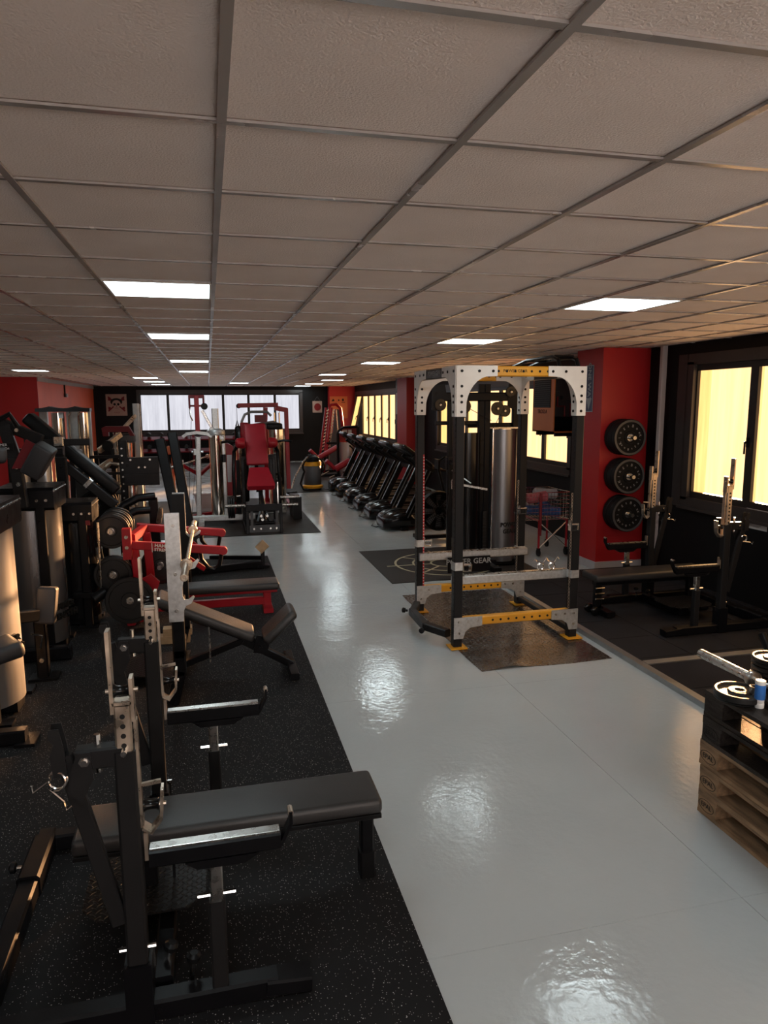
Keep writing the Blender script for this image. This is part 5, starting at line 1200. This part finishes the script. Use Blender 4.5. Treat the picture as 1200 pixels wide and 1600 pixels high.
# ================================================================ black lever row machine behind it
t = thing('lever_row_machine', 'big black plate-loaded machine with leaning posts and curved arms behind the red press', 'weight machine', (-.6, 8.8, .008))
f = G().bar((-.58,8.95,1.70),(-.33,8.55,.30),.11,.12,up=(1,0,0)).bar((-.45,9.35,1.76),(-.24,9.0,.30),.11,.12,up=(1,0,0)).bar((-1.02,9.0,.02),(-1.01,9.0,1.70),.075,.09,up=(1,0,0)).bar((-1.02,8.8,.05),(.60,9.2,.05),.08,.08).bar((-.45,8.4,.05),(-.45,9.4,.05),.08,.08).bar((-1.02,8.6,.05),(-1.02,9.4,.05),.08,.08).bar((-.63,8.5,.02),(-.66,8.5,1.06),.08,.10,up=(1,0,0)).bar((-.33,8.55,.32),(-.33,8.5,.02),.10,.11,up=(1,0,0)).bar((-.24,9.0,.32),(-.24,9.0,.02),.10,.11,up=(1,0,0))
part('frame', f, 'black_steel', t)
b = G()
for k in range(14): b.cyl((-1.02,8.950,.5+k*.085),(-1.02,8.957,.5+k*.085),.011,8)
part('bolt', b, 'steel', t)
p = part('panel', G().box(-1.0,8.90,1.17,-.60,8.96,1.50), 'black_steel', t); b = G()
for x, z in ((-.92,1.47),(-.70,1.47),(-.83,1.38),(-.76,1.38)): b.cyl((x,8.893,z),(x,8.902,z),.012,8)
part('bolt', b, 'steel', p); part('panel_rib', G().box(-1.0,8.885,1.27,-.60,8.90,1.30).box(-1.0,8.885,1.165,-.60,8.90,1.185), 'plastic', p)
part('lever_arm', G().tube([(-.62,8.30,1.10),(-.80,8.26,1.09),(-.95,8.22,1.02),(-1.04,8.18,.92),(-1.06,8.14,.80)], .045, 10), 'black_steel', t)
part('lever_arm', G().tube([(-.66,8.06,.98),(-.80,8.03,.98),(-.92,8.0,.93),(-1.02,7.98,.84),(-1.05,7.96,.70)], .042, 10), 'black_steel', t)
part('pivot_pin', G().lathe((-.60,8.4,.78),(.2,-.4,1),[(0,0),(.03,.004),(.03,.12),(.02,.2),(0,.2)],12), 'lit_worn_steel', t)
part('plate_horn', G().cyl((-.985,7.30,.88),(-.985,8.5,.88),.024,12), 'steel', t)
part('low_horn', G().cyl((-.955,7.05,.50),(-.955,8.3,.50),.024,12), 'steel', t)
part('horn_post', G().bar((-.985,8.36,.02),(-.985,8.36,.92),.07,.07,up=(1,0,0)), 'black_steel', t)
FR = ['front','second','third','fourth','rearmost']
for k in range(5): weight_plate((-.985,7.40+.12*k,.88), (0,1,0), .175-.004*(k%2), .04, '%s black plate on the upper horn of the black row machine' % FR[k], 'iron', group='plates on the black row machine', lip=.028, hub=.05, n=32)
for k in range(2): weight_plate((-.955,7.12+.07*k,.50), (0,1,0), .178, .04, '%s black plate on the low horn of the black row machine' % ['outer','inner'][k], 'iron', group='plates on the black row machine', lip=.028, hub=.05, n=32)
part('link_rod', G().bar((-1.16,7.6,.80),(-1.06,7.3,.48),.05,.05,up=(1,0,0)), 'black_steel', t)
part('foot_post', G().bar((.62,9.2,.01),(.62,9.2,.235),.05,.05,up=(1,0,0)).bar((.55,9.2,.025),(.70,9.2,.025),.16,.03).bar((-.05,9.55,.10),(.60,9.22,.13),.05,.05), 'black_steel', t)
part('foot_rest', G().bar((.565,9.2,.235),(.665,9.2,.325),.12,.07,up=(0,1,0)), 'plywood', t, 'wood-brown foot rest')
# ================================================================ machines along the left edge
def tower(t, cx, cy, r, z1, m, a0=-115, a1=95, lettering=None, dir_=1):
    s = part('weight_shroud', shroud(G(), (cx, cy), r, .09, z1, a0, a1, 20), m, t)
    fr = G().bar((cx+r*.55, cy-r*.95, .01), (cx+r*.55, cy-r*.95, z1+.10), .05, .07, up=(1,0,0)).bar((cx+r*.35, cy+r*1.12, .01), (cx+r*.35, cy+r*1.12, z1+.10), .06, .12, up=(1,0,0)).bar((cx-r, cy, .05), (cx+r*.9, cy, .05), .2, .09).box(cx+r*.1, cy-r*1.15, .0, cx+r*.95, cy-r*.75, .022).box(cx+r*.0, cy+r*.85, .0, cx+r*.95, cy+r*1.35, .025)
    part('tower_frame', fr, 'black_steel', t)
    hd = part('head_housing', G().bar((cx-r*.8, cy, z1+.10), (cx+r*1.0, cy, z1+.10), r*2.1, .19), 'black_steel', t)
    part('edge_highlight', G().bar((cx+r*1.01, cy-r*1.0, z1+.165), (cx+r*1.01, cy+r*1.0, z1+.165), .012, .012), 'steel', hd)  # bright steel strip put in for the highlight along the housing edge
    b = G()
    for k in range(3): b.cyl((cx+r*.2+k*.07, cy-r*1.05-.008, z1+.09), (cx+r*.2+k*.07, cy-r*1.05+.004, z1+.09), .012, 8)
    part('bolt', b, 'steel', hd)
    if lettering:
        a = rad(lettering[2]); n = V((cos(a), sin(a), 0)); tg = V((-sin(a), cos(a), 0)); p = V((cx, cy, 0))+n*(r+.0005)
        part('lettering', join(*[text_geo(w_, lettering[1], p+V((0,0,lettering[3]-i*lettering[1]*1.15)), tg, (0,0,1), .03, bold=.002) for i, w_ in enumerate(lettering[0])]), 'black_print', s)
    return s
# nearest, cut by the picture's left edge
t = thing('left_edge_machine', 'nearest weight machine at the left edge, bright curved shroud and sunlit seat', 'weight machine', (-1.6, 5.2, .008))
tower(t, -1.62, 5.22, .285, 1.29, 'shroud', lettering=(('HAMMER', 'STRENGTH'), .06, -38, .55))
part('lever_beam', G().bar((-1.70, 5.0, .70), (-1.30, 5.55, .575), .07, .085).bar((-1.55,5.3,1.55),(-1.40,5.0,1.86),.07,.09), 'black_steel', t)
part('knee_pad', G().pad((-1.27, 5.68, .47), (-1.24, 5.72, .745), .12, .14, up=(-1,0,.2), r=.02), 'grey_vinyl', t)
part('pad_post', G().bar((-1.33,5.78,.01),(-1.33,5.78,.56),.085,.085,up=(1,0,0)).box(-1.43,5.70,0,-1.22,5.86,.022), 'black_steel', t)
part('bolt', G().cyl((-1.33,5.725,.16),(-1.33,5.74,.16),.018,8), 'steel', t)
part('seat_pad', G().pad((-1.62,4.80,.50),(-1.30,5.0,.545),.34,.11,r=.04), 'grey_vinyl', t)
part('seat_post', G().bar((-1.55,4.85,.02),(-1.55,4.85,.46),.09,.09,up=(1,0,0)), 'black_steel', t)
part('floor_beam', G().bar((-1.75,4.65,.05),(-1.20,4.65,.05),.09,.09).box(-1.26,4.57,0,-1.14,4.75,.02), 'black_steel', t)
part('elbow_pad', G().pad((-1.52,4.95,1.82),(-1.29,5.05,1.80),.20,.11,r=.03), 'grey_vinyl', t)
part('latch', G().tube([(-1.36,5.60,.42),(-1.28,5.60,.40),(-1.30,5.60,.30)], .007, 5), 'chrome', t)
# second
t = thing('lettered_machine', 'weight machine with brushed lettered shroud and tilted arm pads, second from the left edge', 'weight machine', (-1.4, 6.5, .008))
tower(t, -1.52, 6.55, .25, 1.25, 'dark_shroud', lettering=(('HAMMER', 'STRENGTH'), .075, -30, .40))
part('arm_post', G().bar((-1.49,6.22,1.30),(-1.52,6.22,1.70),.075,.09,up=(1,0,0)).bar((-1.52,6.25,1.68),(-1.60,6.30,1.95),.07,.09,up=(1,0,0)).bar((-1.66,6.35,1.99),(-1.33,6.30,1.835),.07,.085), 'rack_steel', t)
b = G()
for z in (1.63,1.49): b.cyl((-1.50,6.168,z),(-1.50,6.180,z),.017,8)
b.cyl((-1.50,6.25,1.92),(-1.50,6.262,1.92),.015,8)
part('bolt', b, 'steel', t)
part('arm_pad', G().pad((-1.37,6.05,1.58),(-1.23,6.0,1.80),.16,.15,up=(1,0,-.6),r=.02), 'grey_vinyl', t)
part('arm_plate', G().plate([(-.09,-.10),(.05,-.10),(.14,.06),(.03,.13)], (-1.44,6.16,1.72), (1,0,0), (0,0,1), .03), 'dark_red_paint', t)
part('grip', G().tube([(-1.80,5.9,1.93),(-1.56,5.9,1.99),(-1.46,5.92,2.05),(-1.42,5.95,1.96)], .022, 8), 'plastic', t)
part('name_label', G().box(-1.72,6.205,1.76,-1.52,6.212,1.82), 'black_steel', t)
part('lettering', join(text_geo('HAMMER', .028, (-1.62,6.203,1.805), (1,0,0), (0,0,1), .001), text_geo('STRENGTH', .028, (-1.62,6.203,1.775), (1,0,0), (0,0,1), .001)), 'white_print', t)
part('floor_beam', G().bar((-1.75,6.20,.06),(-1.20,6.20,.06),.09,.11), 'black_steel', t)
# third, all black
t = thing('black_tower_machine', 'all black weight machine tower with thin red label, third from the left edge', 'weight machine', (-1.25, 7.1, .008))
tower(t, -1.30, 7.25, .20, 1.02, 'gloss_plastic')
part('red_label', G().box(-1.19,7.036,1.0,-1.12,7.040,1.045), 'dark_red_paint', t)
part('shin_roller', G().cyl((-1.12,6.95,.30),(-1.02,7.0,.36),.05,10).bar((-1.3,7.0,.34),(-1.05,6.98,.33),.05,.05), 'plastic', t)
part('side_rod', G().cyl((-1.065,7.05,.25),(-1.055,7.05,1.02),.012,8), 'steel', t)
# fourth: slim bright tower behind
t = thing('slim_tower', 'slim weight tower with two narrow pale shrouds behind the lettered machine', 'weight machine', (-1.7, 7.6, .008))
for x in (-1.80, -1.60): part('weight_shroud', shroud(G(), (x, 7.62), .075, .1, 1.62, -160, -20, 10), 'shroud', t)
part('frame', G().bar((-1.90,7.66,.01),(-1.90,7.66,1.7),.06,.07,up=(1,0,0)).bar((-1.45,7.66,.01),(-1.45,7.66,1.6),.08,.10,up=(1,0,0)).bar((-1.92,7.66,1.66),(-1.42,7.66,1.66),.10,.07).bar((-1.95,7.66,.05),(-1.4,7.66,.05),.10,.09).bar((-1.70,7.66,.05),(-1.70,7.66,1.62),.06,.10,up=(1,0,0)), 'black_steel', t)
# sled with long sloping rails
t = thing('leg_press_sled', 'black sled machine with long sloping pads rising over the left machines', 'weight machine', (-1.5, 8.3, .008))
part('upper_rail', G().pad((-1.90,8.4,2.0),(-1.02,8.4,1.16),.22,.13,up=(0,0,1),r=.03), 'plastic', t)
part('lower_rail', G().bar((-1.55,8.15,1.52),(-1.02,8.15,1.03),.08,.10), 'rack_steel', t)
part('rail_collar', G().bar((-1.30,8.15,1.30),(-1.27,8.15,1.27),.10,.12), 'steel', t)
part('cross_beam', G().bar((-1.78,8.0,1.735),(-1.22,8.0,1.735),.07,.07), 'rack_steel', t)
part('post', G().bar((-1.52,8.0,.01),(-1.52,8.0,1.75),.075,.09,up=(1,0,0)).bar((-1.20,8.5,.02),(-1.20,8.5,1.05),.07,.07,up=(1,0,0)).bar((-1.95,8.4,.02),(-1.90,8.4,1.85),.08,.08,up=(1,0,0)).bar((-1.95,8.4,.05),(-1.18,8.5,.05),.08,.08), 'rack_steel', t)
part('post_cap', G().bar((-1.52,7.99,1.70),(-1.52,7.99,1.79),.09,.10,up=(1,0,0)), 'steel', t)
part('plate_horn', G().cyl((-1.26,8.3,1.0),(-1.26,8.95,1.0),.024,12), 'steel', t)
for k in range(3): weight_plate((-1.26,8.42+.16*k,1.0), (0,1,0), .19, .045, '%s black plate on the horn at the foot of the sloping sled' % ['front','middle','rear'][k], 'rubber', group='plates on the sled machine', n=32)
# ================================================================ machines at the back left
t = thing('twin_stack_cabinet', 'twin weight-stack cabinet with gold mirrored shields against the left red wall', 'weight machine', (-2.9, 16, .008))
fr = G()
for x, w_ in ((-3.30,.16),(-2.74,.24),(-2.42,.06)): fr.bar((x,16.0,.02),(x,16.0,2.02),.10,w_,up=(1,0,0))
fr.bar((-3.4,16.05,.05),(-2.36,16.05,.05),.3,.1)
part('column', fr, 'aluminium', t)
part('top_cap', G().plate([(-.54,0),(-.54,.07),(-.40,.08),(-.27,.11),(-.14,.08),(0,.07),(.10,.08),(.22,.11),(.34,.08),(.50,.07),(.50,0)], (-2.88,15.96,1.99), (1,0,0), (0,0,1), .30), 'rack_steel', t)
for x in (-3.03, -2.54): part('gold_shield', shroud(G(), (x,16.03), .13, .3, 1.97, -165, -15, 12), 'mirror_steel', t, 'gold mirrored shield')
part('edge_tube', G().tube([(-2.62,15.9,.3),(-2.62,15.9,1.9),(-2.58,15.9,1.98)], .02, 8).tube([(-2.80,15.9,.3),(-2.80,15.9,1.9),(-2.76,15.9,1.98)], .02, 8), 'chrome', t)
part('small_sign', G().box(-2.99,15.86,1.86,-2.90,15.866,1.98), 'grey_print', t)
part('seat_unit', G().pad((-2.55,15.3,.5),(-2.2,15.3,.55),.35,.1,r=.03).bar((-2.45,15.3,.0),(-2.45,15.3,.5),.08,.08,up=(1,0,0)).bar((-2.2,15.4,.02),(-2.25,15.4,1.2),.07,.08,up=(1,0,0)), 'black_steel', t)
t = thing('chest_press', 'bronze-lit chest press with tall silver post and golden shroud before the black back wall', 'press machine', (-1.6, 14.8, .008))
part('tall_post', G().bar((-1.40,15.05,.02),(-1.40,15.05,2.15),.15,.11,up=(1,0,0)), 'aluminium', t)
part('post_edge', G().bar((-1.315,15.0,.02),(-1.315,15.0,2.14),.02,.02,up=(1,0,0)), 'lit_worn_steel', t)
part('weight_shroud', shroud(G(), (-1.56,14.98), .13, .1, 1.42, -170, -10, 12), 'mirror_steel', t)
part('left_shroud', shroud(G(), (-1.78,14.98), .07, .1, 1.58, -170, -10, 10), 'mirror_steel', t)
part('shroud_cap', G().pad((-1.70,14.95,1.47),(-1.42,14.95,1.47),.24,.18,r=.04), 'grey_plastic', t)
part('head_box', G().plate([(-.30,0),(-.32,.16),(-.26,.19),(.18,.19),(.28,.0),(.20,.0),(.16,.08),(-.20,.08),(-.20,0)], (-1.70,14.8,1.52), (1,0,0), (0,0,1), .16), 'dark_red_paint', t)
part('press_arm', G().bar((-2.02,14.2,1.27),(-1.66,14.6,1.56),.07,.10).bar((-1.62,14.9,1.68),(-1.40,15.0,1.92),.06,.07), 'lit_worn_steel', t)
part('lower_arm', G().bar((-2.0,14.0,.97),(-1.66,14.2,1.20),.06,.08).tube([(-1.95,14.0,.92),(-1.80,14.0,1.05),(-1.65,14.0,1.02),(-1.58,14.0,.90)], .035, 8), 'lit_worn_steel', t)
part('pivot', G().cyl((-1.86,14.2,1.36),(-1.86,14.35,1.36),.10,16).cyl((-1.76,14.1,1.05),(-1.76,14.25,1.05),.12,16), 'plastic', t)
part('base_frame', G().bar((-2.1,14.6,.05),(-1.3,14.6,.05),.09,.09).bar((-1.75,13.9,.05),(-1.75,15.1,.05),.09,.09).bar((-1.75,14.2,.05),(-1.78,14.2,1.3),.08,.08,up=(1,0,0)).bar((-2.15,14.0,1.17),(-1.55,14.0,1.17),.05,.06).bar((-2.05,14.0,.86),(-1.6,14.0,.86),.05,.05), 'rack_steel', t)
part('seat_pad', G().pad((-1.9,13.75,.55),(-1.55,13.75,.55),.35,.09,r=.03), 'vinyl', t)
t = thing('dark_leg_machine', 'dark narrow machine on small feet between the sled and the bronze chest press', 'weight machine', (-2.2, 13.2, .008))
part('frame', G().bar((-2.35,13.2,.02),(-2.32,13.2,1.25),.07,.08,up=(1,0,0)).bar((-1.98,13.2,.02),(-1.98,13.2,1.1),.07,.08,up=(1,0,0)).bar((-2.4,13.2,.05),(-1.9,13.2,.05),.3,.07).bar((-2.35,13.2,1.0),(-1.98,13.2,1.0),.08,.08), 'black_steel', t)
part('stack', G().box(-2.28,13.15,.1,-2.06,13.3,.95), 'iron', t)
part('top_pad', G().pad((-2.34,13.2,1.28),(-2.16,13.2,1.33),.25,.09,r=.03), 'vinyl', t)

# everything that stands on a mat rests on its top
for o in list(C.objects):
    if o.parent is None and o.name.split('.')[0] in ('incline_bench','red_bench_press','lever_row_machine','left_edge_machine','lettered_machine','black_tower_machine','slim_tower','leg_press_sled','twin_stack_cabinet','chest_press','dark_leg_machine','shoulder_press','lat_pulldown','row_machine','cable_column','leg_curl','notched_rack','leg_extension','leg_machine','cable_station','dumbbell_rack'):
        o.location.z += .0085
bpy.data.objects['treadmill.005'].location.z = .0085
bpy.data.objects['power_rack'].location.z = .004
